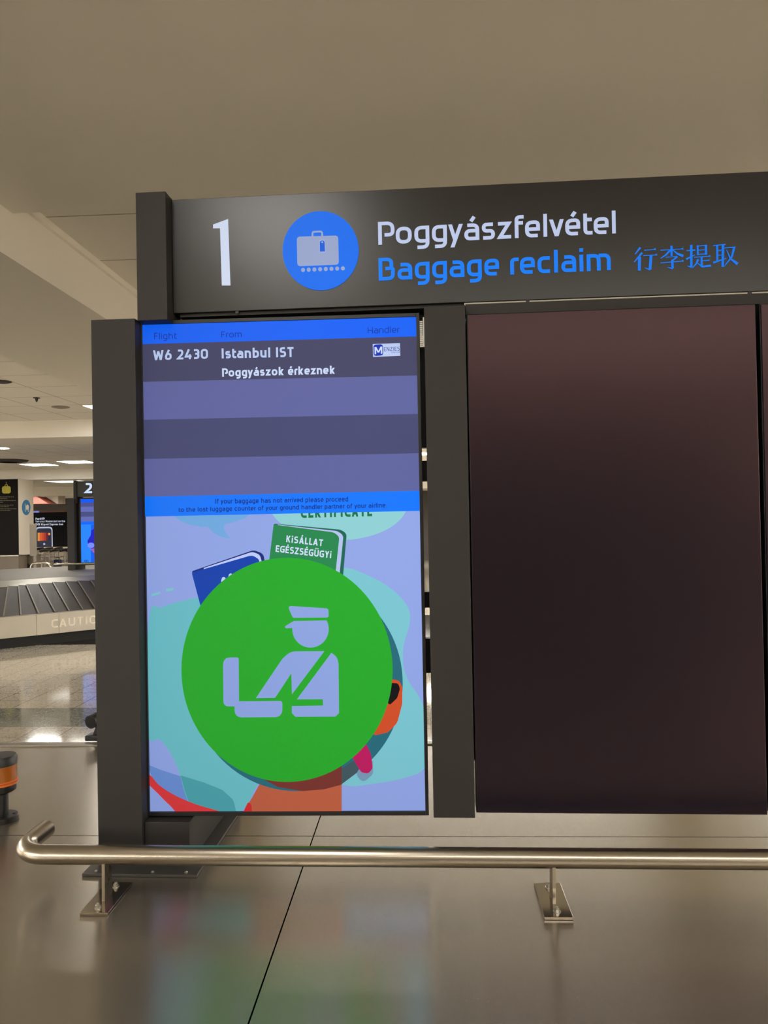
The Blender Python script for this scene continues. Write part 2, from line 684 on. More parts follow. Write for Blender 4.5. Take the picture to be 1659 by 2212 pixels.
        W = 0.64; P((l, 0), (l, 1)); D(W - a * 1.2, 1, l + .1, .42); D(W - a * 1.2, 0, W * .42, .55)
    elif ch == 'R':
        W = 0.64; r = W - a; P((l, 0), (l, T, 0), (r, T), (r, .48), (l, .48), R=.24); D(W * .42, .48, r, 0)
    elif ch == 'D':
        W = 0.7; r = W - a; C((l, b, 0), (r, b), (r, T), (l, T, 0), R=.34)
    elif ch == '1':
        W = 0.4; P((0.02, .86), (W - a, T, 0), (W - a, 0), R=0)
    elif ch == '2':
        W = 0.62; r = W - a; P((l, T), (r, T), (r, .55), (l, b, 0), (W, b), R=0.26)
    elif ch == '3':
        W = 0.62; r = W - a; P((l, T), (r, T), (r, .53, .1), (r - .05, .53, .02), R=0.24); P((W * .35, .53), (r, .53), (r, b), (l, b), R=0.24)
    elif ch == '4':
        W = 0.66; P((W * .62, 1), (a, .28, 0), (W, .28), R=0); P((W * .74, .5), (W * .74, 0))
    elif ch == '6':
        W = 0.64; r = W - a; P((W * .62, 1), (l, .4, .3), (l, b), (r, b), (r, .58), (l + .06, .58), R=0.22)
    elif ch == '&':
        W = 0.7; P((W, 0), (l + .08, .7, .1), (l + .08, T), (r - .12, T), (r - .12, .62), (l, .3), (l, b), (r - .1, b), (W - a, .42), R=.14)
    elif ch == '.':
        W = 2 * a; P((a, 0), (a, 2 * a))
    else:
        return 0.24, []
    if acc:
        top = 1.0 if acc.isupper() else X
        if acc in 'áéóíÁÉ':
            S.append(([(W * .45, top + .09), (W * .68, top + .29)], 0, False))
        else:
            for x in (W * .28, W * .72):
                S.append(([(x, top + .1), (x, top + .1 + 1.8 * a)], 0, False))
    return W, S


def lettering(mb, text, p0, p1, cap, frame, w, stroke_w=0.15, gap=0.14, depth=0.0, k=0, fit=True, up=(-0.0185, -1.0), skew=None):
    """Lay a line of lettering along the baseline p0 -> p1 of the frame's plane."""
    a = stroke_w / 2
    gl = [glyph(c, a) for c in text]
    gaps = []
    for c, d in zip(text, text[1:]):
        gaps.append(gap - (0.06 if c in 'yvfrtP' or d in 'yvA' else 0.0) + (0.03 if d in 'lihkbI' or c in 'lihI' else 0.0))
    gaps.append(0.0)
    total = sum(g[0] for g in gl) + sum(gaps)
    p0, p1 = Vector(p0), Vector(p1)
    ex = (p1 - p0) / total if fit else (p1 - p0).normalized() * cap
    ey = Vector(up).normalized() * cap
    x = 0.0
    for (W, S), gp in zip(gl, gaps):
        for pts, R, closed in S:
            if R < 0:
                (xa, ya), (xb, yb) = pts
                hw = stroke_w * math.hypot(xb - xa, yb - ya) / abs(yb - ya) / 2
                quads = [[Vector((xa - hw, ya)), Vector((xa + hw, ya)), Vector((xb + hw, yb)), Vector((xb - hw, yb))]]
            else:
                quads = stroke(fillet(pts, closed, R), stroke_w, closed)
            for q in quads:
                uz = []
                for v in q:
                    p = p0 + ex * (x + v.x) + ey * v.y
                    uz.append(frame.on(p.x, p.y, w))
                if depth:
                    mb.slab(uz, w, w + depth, k)
                else:
                    flat(mb, uz, w, k)
        x += W + gp


def flat(mb, uz, w, k=0):
    c = len(uz)
    area = sum(uz[i][0] * uz[(i + 1) % c][1] - uz[(i + 1) % c][0] * uz[i][1] for i in range(c))
    if area < 0:
        uz = uz[::-1]
    mb.face([(u, w, z) for u, z in uz], k)


def patch(mb, pts, frame, w, k=0, R=0.0, depth=0.0):
    """A flat coloured shape whose outline is given as seen in the photo."""
    line = fillet(pts, True, R)
    uz = [frame.on(p.x, p.y, w) for p in line]
    if depth:
        mb.slab(uz, w, w + depth, k)
    else:
        flat(mb, uz, w, k)


def curve_pts(pts, n=5):
    """Smooth closed outline through points."""
    P = [Vector(p) for p in pts]
    c = len(P)
    out = []
    for i in range(c):
        p0, p1, p2, p3 = P[i - 1], P[i], P[(i + 1) % c], P[(i + 2) % c]
        for s in range(n):
            t = s / n
            out.append(0.5 * ((2 * p1) + (p2 - p0) * t + (2 * p0 - 5 * p1 + 4 * p2 - p3) * t * t + (3 * p1 - p0 - 3 * p2 + p3) * t ** 3))
    return [(q.x, q.y) for q in out]


def ellipse(cx, cy, rx, ry, n=72, a0=0.0, a1=2 * math.pi):
    return [(cx + rx * math.cos(a0 + (a1 - a0) * i / n), cy + ry * math.sin(a0 + (a1 - a0) * i / n)) for i in range(n)]


# ================================================================== THE HALL
Z_CEIL, Z_SOF, Z_DECK = 3.04, 2.95, 0.76
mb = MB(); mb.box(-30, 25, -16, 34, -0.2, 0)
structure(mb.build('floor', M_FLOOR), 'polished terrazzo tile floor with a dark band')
# long boards right of the depth beam, square tiles left of it
mbL = MB(); mbL.box(-30, -2.3, 2.2, 10.12, Z_CEIL, Z_CEIL + 0.1)
mbR = MB(); mbR.box(-2.3, 25, 3.2, 10.12, Z_CEIL, Z_CEIL + 0.1)
structure(mbL.build('ceiling', M_CEIL), 'suspended square tile ceiling')
structure(mbR.build('ceiling_long_boards', M_CEIL_STRIP), 'long board ceiling behind the plain soffit')
mb = MB()
mb.box(-1.74, 25, -16, 3.20, Z_SOF, 3.12)
mb.box(-30, -1.74, -16, 2.2, Z_SOF, 3.12)
structure(mb.build('ceiling_soffit', M_PLASTER), 'plain plaster soffit overhead')
mb = MB()
mb.slab([(-2.80, 2.75), (-1.735, 2.75), (-1.735, 3.0), (-1.722, 3.006), (-1.722, 3.05), (-2.80, 3.05)], -2.0, 10.12)
structure(mb.build('trim_1', M_PLASTER), 'deep plaster beam running away from the viewer')
mb = MB(); mb.box(-30, 25, 10.1, 11.0, 2.81, 3.12)
structure(mb.build('trim_2', M_PLASTER), 'nearer cross beam under the ceiling')
mb = MB(); mb.box(-30, 25, 11.0, 17.0, 2.90, 3.0)
structure(mb.build('ceiling_far', M_CEIL), 'lower tile ceiling beyond the nearer cross beam')
mb = MB()
pts = []
bx = [(-20.0, 16.2), (-10.6, 16.3), (-9.6, 16.5), (-9.0, 16.85), (-8.4, 17.0), (25, 17.0)]
mb.column(bx + [(25, 17.5), (-20, 17.5)], 2.68, 3.0)
structure(mb.build('trim_3', M_PLASTER), 'farther cross beam with a curved left end')
mb = MB(); mb.box(-30, 25, 17.5, 34, 2.78, 2.9)
structure(mb.build('ceiling_end', M_PLASTER), 'low ceiling at the far end of the hall')
mb = MB(); mb.box(-14, 25, 22.0, 22.4, 2.52, 2.78)
structure(mb.build('trim_4', M_PLASTER), 'downstand before the far wall')
mb = MB(); mb.box(-30, 25, 31.0, 31.3, 0, 2.8)
structure(mb.build('wall_back', M_DARKWALL), 'dark wall at the far end')
mb = MB(); mb.box(-30, -29.7, -16, 34, 0, 3.1)
structure(mb.build('wall_left', M_WALL))
mb = MB(); mb.box(24.7, 25, -16, 34, 0, 3.1)
structure(mb.build('wall_right', M_WALL))
# pier with the black board
pr = at_y(40, 1100, 16.5).x
mb = MB(); mb.box(-13.5, pr, 16.5, 17.15, 0, 2.68)
structure(mb.build('wall_pier', M_WALL), 'pale painted pier under the farther cross beam')


# ------------------------------------------------------------------ ceiling lights
def ceiling_light(x, y, z, label, sx=0.6, sy=0.6, group='recessed ceiling light panels', power=1.0):
    t = thing('ceiling_light', label, 'ceiling light', HALL, (x, y, z), group)
    f = MB()
    e = 0.018
    f.box(x - sx / 2, x + sx / 2, y - sy / 2, y - sy / 2 + e, z - 0.008, z + 0.02)
    f.box(x - sx / 2, x + sx / 2, y + sy / 2 - e, y + sy / 2, z - 0.008, z + 0.02)
    f.box(x - sx / 2, x - sx / 2 + e, y - sy / 2 + e, y + sy / 2 - e, z - 0.008, z + 0.02)
    f.box(x + sx / 2 - e, x + sx / 2, y - sy / 2 + e, y + sy / 2 - e, z - 0.008, z + 0.02)
    f.build('light_frame', M_WHITEMARK, t)
    d = MB()
    d.box(x - sx / 2 + e, x + sx / 2 - e, y - sy / 2 + e, y + sy / 2 - e, z - 0.004, z + 0.01)
    d.build('diffuser', M_LAMP if power == 1.0 else M_LAMP4 if power > 0.7 else M_LAMP2 if power > 0.2 else M_LAMP3, t)
    return t


def lamp_mat(name, s):
    m = bpy.data.materials.new(name)
    m.use_nodes = True
    b = m.node_tree.nodes['Principled BSDF']
    b.inputs['Base Color'].default_value = (0.8, 0.78, 0.72, 1)
    b.inputs['Emission Color'].default_value = (1.0, 0.97, 0.91, 1)
    b.inputs['Emission Strength'].default_value = s
    return m


M_LAMP = lamp_mat('lit_diffuser', LAMP)
M_LAMP2 = lamp_mat('lit_diffuser_dim', 10.0)
M_LAMP3 = lamp_mat('lit_diffuser_far', 1.6)
M_LAMP4 = lamp_mat('lit_diffuser_strip', 17.0)
ceiling_light(-3.72, 9.17, Z_CEIL, 'square ceiling light panel nearest, half hidden by the tall grey sign post')
p = at_z(85, 1003.5, 2.90)
ceiling_light(p.x, p.y, 2.90, 'square ceiling light panel before the curved beam, beside the dark round vent')
p = at_z(166, 997.5, 2.90)
ceiling_light(p.x, p.y, 2.90, 'square ceiling light panel above the numeral 2 sign')
p = at_z(150, 1040, 2.78)
ceiling_light(p.x, p.y, 2.78, 'ceiling light panel in the low far ceiling behind the numeral 2 sign', 1.0, 1.0, power=0.1)
near = 'unseen ceiling light overhead just behind the viewer, shaped to glow in the big sign'
for x, y, sy, sx, pw in ((-0.66, 0.30, 1.2, 0.6, 0.5), (1.25, -1.7, 0.5, 3.1, 0.8)):  # placed and stretched so their reflections glow on header and dark panels
    ceiling_light(x, y, Z_SOF, near, sx, sy, group='ceiling lights just behind the viewer', power=pw)
far_off = 'added unseen light strip brightening the hall behind the viewer'
for y in (-3.4, -6.0, -8.6, -11.2, -13.8):  # invented strips out of frame, added to brighten the ceiling
    for x in (-21.0, -10.2, 12.0, 19.4):
        ceiling_light(x, y, Z_SOF, far_off, 10.5, 0.62, group='added light strips behind the viewer')
lft = 'added unseen light strip brightening the left side of the hall'
for x in (-9.2, -12.0, -15.0, -18.0, -21.0, -24.0, -27.0):  # added out-of-frame strips that lift the light on the left
    ceiling_light(x, 4.6, Z_CEIL, lft, 0.62, 9.6, group='added light strips on the left')
for x in (-4.2, -6.5):
    ceiling_light(x, 0.9, 3.0, lft, 0.62, 2.2, group='added light strips on the left')
hid = 'added unseen light strip brightening the right side of the hall'
for y in (5.05, 6.85, 8.65):  # added strips out of sight, raising the general light of the hall
    for x in (9.2, 15.0, 21.0):
        ceiling_light(x, y, Z_CEIL, hid, 5.0, 0.58, group='added light strips on the right')
for x, y in ((9.0, 0.3), (15.0, 0.3), (21.0, 0.3)):
    if x > 4:
        ceiling_light(x, y, Z_SOF, hid, 4.8, 0.62, group='added light strips on the right')
frr = 'added unseen light strip brightening the far part of the hall'
for y in (12.5, 15.0):  # added strips, hidden from view, to lighten the far bay
    for x in (0.5, 8.0, 15.5, -18.0):
        ceiling_light(x, y, 2.90, frr, 6.0, 0.62, group='added far light strips')
for x, y in ((3, 19.5), (12, 19.5), (-18, 19.5), (-16, 27), (2, 27), (12, 27)):  # added strips to lighten the far end
    ceiling_light(x, y, 2.78, 'added light strip brightening the far end', 6.0, 0.62, group='added end light strips')
# small round downlight, sprinkler, detectors, vent
p = at_z(3, 967, 2.90)
t = thing('downlight', 'small round lit downlight at the left edge of the photo', 'downlight', HALL, (p.x, p.y, 2.90))
mb = MB(); mb.lathe([(0.13, -0.01), (0.13, 0.02)], (p.x, p.y, 2.90)); mb.build('trim_ring', M_WHITEMARK, t)
mb = MB(); mb.lathe([(0.11, -0.016), (0.11, -0.005)], (p.x, p.y, 2.90)); mb.build('diffuser', M_LAMP, t)
p = at_z(22, 994, 2.90)
t = thing('ceiling_vent', 'dark round ceiling vent beside a lit ceiling panel', 'vent', HALL, (p.x, p.y, 2.90))
mb = MB(); mb.lathe([(0.30, -0.03), (0.33, 0.0), (0.30, 0.02)], (p.x, p.y, 2.90)); mb.build('vent_ring', M_DARKWALL, t)
mb = MB()
for r in (0.25, 0.19, 0.13, 0.07):
    mb.lathe([(r - 0.025, -0.045), (r, -0.035), (r, -0.03), (r - 0.03, -0.032)], (p.x, p.y, 2.90))
mb.build('louvre', M_BLACK, t)
p = at_z(2, 824, Z_CEIL)
t = thing('ceiling_speaker', 'dark round ceiling speaker at the left edge among square tiles', 'speaker', HALL, (p.x, p.y, Z_CEIL))
mb = MB(); mb.lathe([(0.085, -0.008), (0.10, 0.0), (0.09, 0.02)], (p.x, p.y, Z_CEIL)); mb.build('speaker_ring', M_DARKWALL, t)
mb = MB(); mb.lathe([(0.07, -0.012), (0.08, -0.007)], (p.x, p.y, Z_CEIL)); mb.build('grille', M_BLACK, t)
p = at_z(131, 879, Z_CEIL)
mb = MB(); mb.lathe([(0.075, -0.012), (0.105, -0.004), (0.10, 0.01)], (p.x, p.y, Z_CEIL))
tag(mb.build('smoke_detector', mat('detector_plastic', rgb(150, 140, 124), 0.5)), 'flat pale round detector on the tile ceiling beyond the sprinkler', 'detector')
p = at_z(79, 859, Z_CEIL)
t = thing('sprinkler', 'small dark fire sprinkler hanging from the tile ceiling', 'sprinkler', HALL, (p.x, p.y, Z_CEIL))
mb = MB(); mb.lathe([(0.038, -0.006), (0.038, 0.004)], (p.x, p.y, Z_CEIL), 20); mb.build('escutcheon', M_DARKWALL, t)
mb = MB(); mb.lathe([(0.004, -0.05), (0.012, -0.035), (0.017, -0.012), (0.017, 0)], (p.x, p.y, Z_CEIL), 16); mb.build('nozzle', M_DARKWALL, t)

# ================================================================== CAROUSEL UNDER THE BIG SIGN
SEAM_X, SEAM_Y = at_z(655, 1870, Z_DECK).x, at_z(829, 1806.5, Z_DECK).y
Y_BACK, Y_FRONT = at_z(100, 1613, Z_DECK).y, 0.98
car = thing('baggage_carousel', 'steel baggage carousel deck carrying the tall numeral 1 sign', 'carousel', HALL, (0, 2, 0))
mb = MB()
g = 0.0016
for x0, x1 in ((-8, SEAM_X - g), (SEAM_X + g, 6)):
    mb.box(x0, x1, Y_FRONT, SEAM_Y - g, Z_DECK - 0.012, Z_DECK)
    mb.box(x0, x1, SEAM_Y + g, Y_BACK, Z_DECK - 0.012, Z_DECK)
dk = mb.build('deck', M_DECK, car)
uv = dk.data.uv_layers.new(name='brush')
for lp in dk.data.loops:
    co = dk.data.vertices[lp.vertex_index].co
    uv.data[lp.index].uv = (co.y, co.x)
mb = MB(); mb.box(-8, 6, Y_FRONT + 0.02, Y_BACK, 0.0, Z_DECK - 0.014)
mb.build('deck_support', M_GAP, car)
mb = MB(); mb.box(-8, 6, Y_BACK + 0.004, Y_BACK + 0.045, Z_DECK - 0.05, Z_DECK + 0.004)
mb.build('rear_edge_trim', M_RIM, car, bevel=0.002)
for s, y0, y1 in ((1, Y_BACK + 0.05, Y_BACK + 1.15), (-1, Y_FRONT - 0.02, Y_FRONT - 0.72)):
    mb = MB()
    n = 40
    for i in range(n):
        x0 = -8 + 14 * i / n
        x1 = -8 + 14 * (i + 1) / n
        q = [(x0, y0, 0.70), (x1, y0, 0.694), (x1, y1, 0.424), (x0, y1, 0.43)]
        mb.face(q if s > 0 else q[::-1])
    mb.build('belt', M_RUBBER, car)
    mb = MB(); mb.box(-8, 6, min(y1, y1 + s * 0.04), max(y1, y1 + s * 0.04), 0.15, 0.44); mb.build('rim', M_STEEL, car, bevel=0.004)
    mb = MB(); mb.box(-8, 6, min(y1 - s * 0.12, y1 - s * 0.06), max(y1 - s * 0.12, y1 - s * 0.06), 0.0, 0.42); mb.build('skirt', M_TOE, car)

# ================================================================== THE BIG SIGN
SG = Frame(0.0, 1.85, -1.02)


def zone(x0, y0, x1, y1, w=0.0):
    """u0,u1,z0,z1 of an upright rectangle seen between two corner points."""
    xm, ym = (x0 + x1) / 2, (y0 + y1) / 2
    u0 = SG.on(x0, ym, w)[0]
    u1 = SG.on(x1, ym, w)[0]
    return u0, u1, SG.on(xm, y1, w)[1], SG.on(xm, y0, w)[1]


stand = thing('sign_stand', 'tall dark grey steel frame on a flanged base holding the numeral 1 sign', 'sign stand', SG, (-0.65, 0.1, Z_DECK))
REC = 0.042
u0, u1, z0, z1 = zone(204.5, 689, 300, 1880)
mb = MB(); mb.box(u0, u1, 0.0, 0.16, Z_DECK + 0.006, z1)
mb.build('left_post', M_POST, stand, bevel=0.0015)
LP1 = u1
ua = SG.on(294.5, 550)[0]; ub = SG.on(359.5, 550)[0]
zt = SG.on(325, 414.5)[1]
mb = MB(); mb.box(ua, ub, 0.0, 0.10, SG.on(330, 691.5)[1], zt)
mb.build('upper_post', M_POST, stand, bevel=0.0015)
UP1 = ub
pu0 = SG.on(309.5, 1810, 0.012)[0]; pu1 = SG.on(409, 1810, 0.012)[0]
zp = SG.on(358, 1776, 0.012)[1]
mb = MB(); mb.box(max(pu0, LP1 + 0.001), pu1, 0.012, 0.50, Z_DECK + 0.006, zp)
mb.build('plinth', M_POST, stand, bevel=0.0015)
mb = MB(); mb.box(ua + 0.01, ub - 0.005, 0.13, 0.2, zp, 2.0)
mb.build('inner_mast', M_POST, stand)
a0 = at_z(175, 1892.5, Z_DECK + 0.003); a1 = at_z(425, 1894, Z_DECK + 0.003)
fu0 = (a0 - SG.O).dot(SG.ex); fu1 = (a1 - SG.O).dot(SG.ex); fw = (a1 - SG.O).dot(SG.ey)
mb = MB(); mb.box(fu0, fu1, fw, 0.54, Z_DECK + 0.0005, Z_DECK + 0.007)
fl = mb.build('base_plate', M_FLANGE, stand, bevel=0.001)
for u in (fu0 + 0.17, fu1 - 0.03, fu0 + 0.03):
    mb = MB(); mb.lathe([(0.004, 0), (0.004, 0.002), (0.002, 0.0035)], (u, fw + 0.012, Z_DECK + 0.007), 12)
    mb.build('screw', M_ZINC, fl)
u0, u1, z0, z1 = zone(926, 660, 1015.5, 1767)
MP0, MP1 = u0, u1
mb = MB(); mb.box(u0, u1, 0.0, 0.05, z0, z1)
mb.build('middle_post', M_POST, stand, bevel=0.0015)
# cross rail under the header
hz0 = SG.on(1000, 653, REC)[1]
HU1 = 1.62
zr0 = SG.on(1300, 668, 0.02)[1]; zr1 = SG.on(1300, 644, 0.02)[1]
zr0 = zr1 - 0.022
mb = MB(); mb.box(MP1 + 0.002, HU1 - 0.002, 0.028, 0.10, zr0 - 0.004, zr1); mb.box(ua, MP1, 0.105, 0.16, zr0 - 0.02, zr1)
mb.build('cross_rail', M_POST, stand, bevel=0.001)
mb = MB(); mb.box(UP1 + 0.015, MP1 - 0.001, 0.052, 0.12, zr1 + 0.0005, hz0 - 0.0005)
mb.build('rail_strip', M_POST, stand)
mb = MB(); mb.box(MP1, HU1 - 0.002, 0.046, 0.12, zr1 + 0.0005, hz0 - 0.0005)
rs = mb.build('rail_strip', mat('dull_strip', (0.34, 0.31, 0.26, 1), 0.4, metal=1.0), stand)
for px, py in ((512, 674), (1140, 652), (1620, 633)):
    u, z = SG.on(px, py, 0.044)
    mb = MB(); mb.tube([(u, 0.0465, zr1 + 0.006), (u, 0.043, zr1 + 0.006)], 0.0045, 10)
    mb.build('screw', M_BLACK, rs)
# mounting brackets seen in the gap beside the screen
mb = MB()
u, _ = SG.on(912, 800, 0.13)
for y0, y1 in ((752, 968), (996, 1040), (1278, 1312), (1378, 1452)):
    za, zb = SG.on(915, y1, 0.13)[1], SG.on(915, y0, 0.13)[1]
    mb.box(u - 0.03, u + 0.03, 0.12, 0.15, za, zb)
mb.box(u + 0.034, u + 0.06, 0.052, 0.15, 0.95, 2.1)
zg = SG.on(1022, 1650, 0.05)[1]
mb.build('mounting_bracket', M_BLACK, stand)
mb = MB(); mb.box(MP1 - 0.012, MP1 + 0.02, 0.0755, 0.085, zg, 2.09)  # added dark backing so no light shows through beside the middle post
mb.build('gap_light_block', M_BLACK, stand)
ub_, zb_ = SG.on(910, 690, 0.075)
mb = MB()
mb.box(ub_ + 0.004, ub_ + 0.008, 0.07, 0.078, zb_ - 0.07, zb_ + 0.004)
for i in range(14):
    z = zb_ - 0.004 - i * 0.0048
    mb.box(ub_ - 0.006, ub_ + 0.003, 0.074, 0.077, z - 0.003, z)
mb.build('perforated_strip', M_ZINC, stand)
mb = MB(); mb.box(HU1, HU1 + 0.075, 0.0, 0.10, Z_DECK + 0.006, zt)
mb.build('right_post', M_POST, stand, bevel=0.0015)

# ------------------------------------------------------------------ header sign
hz1 = SG.on(1000, 401.5, REC)[1]
hu0 = SG.on(366, 550, REC)[0]
header = thing('header_sign', 'long dark lit header sign reading Baggage reclaim with a large white 1', 'sign', SG, (0.3, REC, zr1 + 0.012))
mb = MB(); mb.box(UP1 + 0.0005, HU1 - 0.0005, REC, 0.16, hz0, hz1)
mb.build('sign_box', M_HEADER, header, bevel=0.001)
W1 = REC - 0.0012
Z1 = lambda x, y: (420 + x / 4.1475, 430 + y / 4.1475)
mb = MB()
patch(mb, [Z1(167, 228), Z1(302, 178), Z1(323, 775) + (1.0,), Z1(245, 775) + (1.0,), Z1(229, 262), Z1(167, 263)], SG, W1, depth=0.002)
mb.build('numeral', glow((218, 228, 250)), header)
mb = MB(); patch(mb, ellipse(692.7, 541.6, 82.2, 85.6, 96), SG, W1, depth=0.002)
disc = mb.build('pictogram_disc', glow((10, 112, 245)), header)
W2 = W1 - 0.0006
mb = MB()
patch(mb, [Z1(917, 337) + (5,), Z1(1288, 326) + (5,), Z1(1294, 588) + (5,), Z1(922, 602) + (5,)], SG, W2, 0)
hl = fillet([Z1(1058, 338), Z1(1058, 294) + (3,), Z1(1144, 290) + (3,), Z1(1144, 334)])
for q in stroke(hl, 4.0):
    flat(mb, [SG.on(v.x, v.y, W2) for v in q], W2)
for i in range(8):
    t_ = i / 7
    c = Z1(973 + (1330 - 973) * t_, 635 + (621 - 635) * t_)
    patch(mb, ellipse(c[0], c[1], 4.3, 4.5, 20), SG, W2, 0)
patch(mb, [Z1(1117, 366) + (4,), Z1(1170, 364) + (4,), Z1(1174, 474), Z1(1120, 476)], SG, W2 - 0.0003, 1)
patch(mb, [Z1(1122, 372) + (4,), Z1(1166, 370) + (4,), Z1(1170, 470), Z1(1124, 472)], SG, W2 - 0.0004, 2)
c = Z1(1145, 386)
patch(mb, ellipse(c[0], c[1], 2.1, 2.1, 14), SG, W2 - 0.0006, 0)
mb.build('suitcase_symbol', [glow((156, 170, 208)), glow((180, 196, 235)), glow((10, 96, 222))], disc)
Z2 = lambda x, y: (800 + x / 3.0164, 440 + y / 3.0164)
mb = MB()
lettering(mb, 'Poggyászfelvétel', Z2(52, 268), Z2(1600, 193), 49.3, SG, W1, 0.155, 0.11, depth=0.002)
mb.build('lettering', glow((196, 208, 240)), header)
mb = MB()
lettering(mb, 'Baggage', Z2(55, 502), Z2(840, 466), 49.0, SG, W1, 0.16, 0.11, depth=0.002)
mb.build('lettering', glow((14, 128, 250)), header)
mb = MB()
lettering(mb, 'reclaim', Z2(912, 462.5), Z2(1567, 432), 49.0, SG, W1, 0.16, 0.11, depth=0.002)
mb.build('lettering', glow((14, 128, 250)), header)
mb = MB()
Z3 = lambda x, y: Vector((1340 + x / 5.2006, 500 + y / 5.2006))
CJK = [
    ((225, 180, 24), (165, 255, 10)), ((245, 238, 24), (155, 345, 10)), ((215, 285, 34), (213, 440, 32)), ((268, 211, 9), (398, 201, 9)),
    ((372, 200, 6), (398, 198, 26)), ((255, 273, 9), (412, 263, 9)), ((388, 263, 6), (412, 260, 26)), ((345, 268, 32), (333, 428, 32)), ((335, 430, 18), (275, 408, 6)),
    ((450, 211, 9), (707, 196, 9)), ((680, 196, 6), (706, 193, 26)), ((575, 160, 26), (575, 275, 22)), ((565, 205, 22), (510, 265, 18), (452, 302, 8)), ((588, 205, 10), (640, 250, 20), (708, 276, 32)),
    ((508, 291, 9), (642, 281, 9)), ((640, 281, 24), (585, 328, 12)), ((583, 318, 24), (588, 415, 28)), ((588, 418, 18), (530, 402, 6)), ((450, 353, 10), (710, 332, 10)), ((684, 333, 6), (709, 328, 26)),
    ((797, 150, 28), (797, 400, 28)), ((800, 404, 18), (750, 386, 6)), ((743, 216, 10), (842, 208, 16)), ((740, 312, 22), (838, 262, 8)),
    ((868, 155, 20), (870, 265, 20)), ((962, 150, 26), (962, 262, 24)), ((866, 165, 10), (976, 155, 10)), ((868, 211, 9), (962, 205, 9)), ((868, 258, 10), (962, 252, 10)),
    ((828, 291, 10), (1012, 278, 10)), ((985, 280, 6), (1010, 275, 24)), ((912, 285, 22), (914, 400, 22)), ((912, 331, 9), (1002, 322, 14)), ((876, 312, 24), (852, 362, 18), (808, 412, 8)), ((862, 352, 8), (920, 396, 20), (1018, 384, 24)),
    ((1042, 159, 10), (1182, 145, 12)), ((1088, 155, 24), (1090, 338, 22)), ((1152, 150, 28), (1150, 398, 28)), ((1088, 213, 9), (1152, 208, 9)), ((1088, 268, 9), (1152, 264, 9)), ((1042, 352, 22), (1192, 300, 8)),
    ((1168, 186, 10), (1292, 175, 14)), ((1280, 176, 28), (1252, 285, 20), (1168, 392, 8)), ((1194, 208, 8), (1236, 305, 18), (1318, 366, 34)),
]
for s in CJK:
    for q in stroke([Z3(p[0], p[1]) for p in s], [p[2] / 5.2006 for p in s]):
        mb.slab([SG.on(v.x, v.y, W1) for v in q], W1, W1 + 0.002)
mb.build('lettering', glow((14, 126, 250)), header)

# ------------------------------------------------------------------ dark panels
OF_W = 0.006


def dark_panel(u0, u1, z0, z1, label):
    t = thing('blank_display', label, 'display', SG, ((u0 + u1) / 2, OF_W, z0), 'switched off displays of the big sign')
    b = MB(); b.box(u0, u1, OF_W + 0.004, 0.075, z0, z1); b.build('display_housing', M_BEZEL, t, bevel=0.001)
    b = MB(); b.box(u0 + 0.002, u1 - 0.002, OF_W, OF_W + 0.0035, z0 + 0.002, z1 - 0.002); b.build('display_glass', M_OFF, t, bevel=0.0008)
    return t


pz1 = SG.on(1320, 667, OF_W)[1]
pz0 = SG.on(1340, 1759.5, OF_W)[1]
du0 = SG.on(1018.5, 1215, OF_W)[0]
du1 = SG.on(1646.5, 1215, OF_W)[0]
dark_panel(du0, du1, pz0, pz1, 'dark blank display panel between the grey middle post and a black gap')
du2 = SG.on(1655.5, 1215, OF_W)[0]
mb = MB(); mb.box(du1 - 0.02, du2 + 0.02, 0.0755, 0.085, pz0 + 0.01, pz1 - 0.005)  # added backing that blocks light in the slot between the dark panels
mb.build('gap_light_block', M_BLACK, stand)
dark_panel(du2, min(du2 + (du1 - du0), HU1 - 0.01), pz0, pz1, 'dark blank display panel cut off by the right edge of the photo')

# ------------------------------------------------------------------ lit screen
sc_u, _ = SG.on(620, 1220, 0.05)
SO = SG.world(sc_u, 0.05, 0)
SR = Frame(SO.x, SO.y, 0.46)
display = None
cs = [SR.on(*p) for p in ((306, 702), (898, 684.5), (919.5, 1752), (325, 1754))]
su0 = (cs[0][0] + cs[3][0]) / 2; su1 = (cs[1][0] + cs[2][0]) / 2
sz1 = (cs[0][1] + cs[1][1]) / 2; sz0 = (cs[2][1] + cs[3][1]) / 2
print('SCREEN', [tuple(round(x, 4) for x in c) for c in cs], su1 - su0, sz1 - sz0)
BZ = 0.0095
screen = thing('flight_display', 'tall lit flight information screen listing Istanbul above a green customs picture', 'display', SR, (0, 0, sz0 - BZ))
mb = MB()
mb.box(su0 - BZ, su0, -0.003, 0.05, sz0 - BZ, sz1 + BZ)
mb.box(su1, su1 + BZ * 0.9, -0.003, 0.05, sz0 - BZ, sz1 + BZ)
mb.box(su0, su1, -0.003, 0.05, sz1, sz1 + BZ)
mb.box(su0, su1, -0.003, 0.05, sz0 - BZ, sz0)
mb.build('bezel', M_BEZEL, screen, bevel=0.0008)
mb = MB(); mb.box(su0 + 0.001, su1 - 0.001, 0.006, 0.05, sz0 + 0.001, sz1 - 0.001)
mb.build('back_housing', M_BLACK, screen)


def edge(y_left, y_right):
    """Pixel line across the screen from its left to its right edge."""
    return (y_left, y_right)


def px_l(y):
    return 306 + (y - 702) * 19 / 1052.0


def px_r(y):
    return 898 + (y - 684.5) * 21.5 / 1067.5


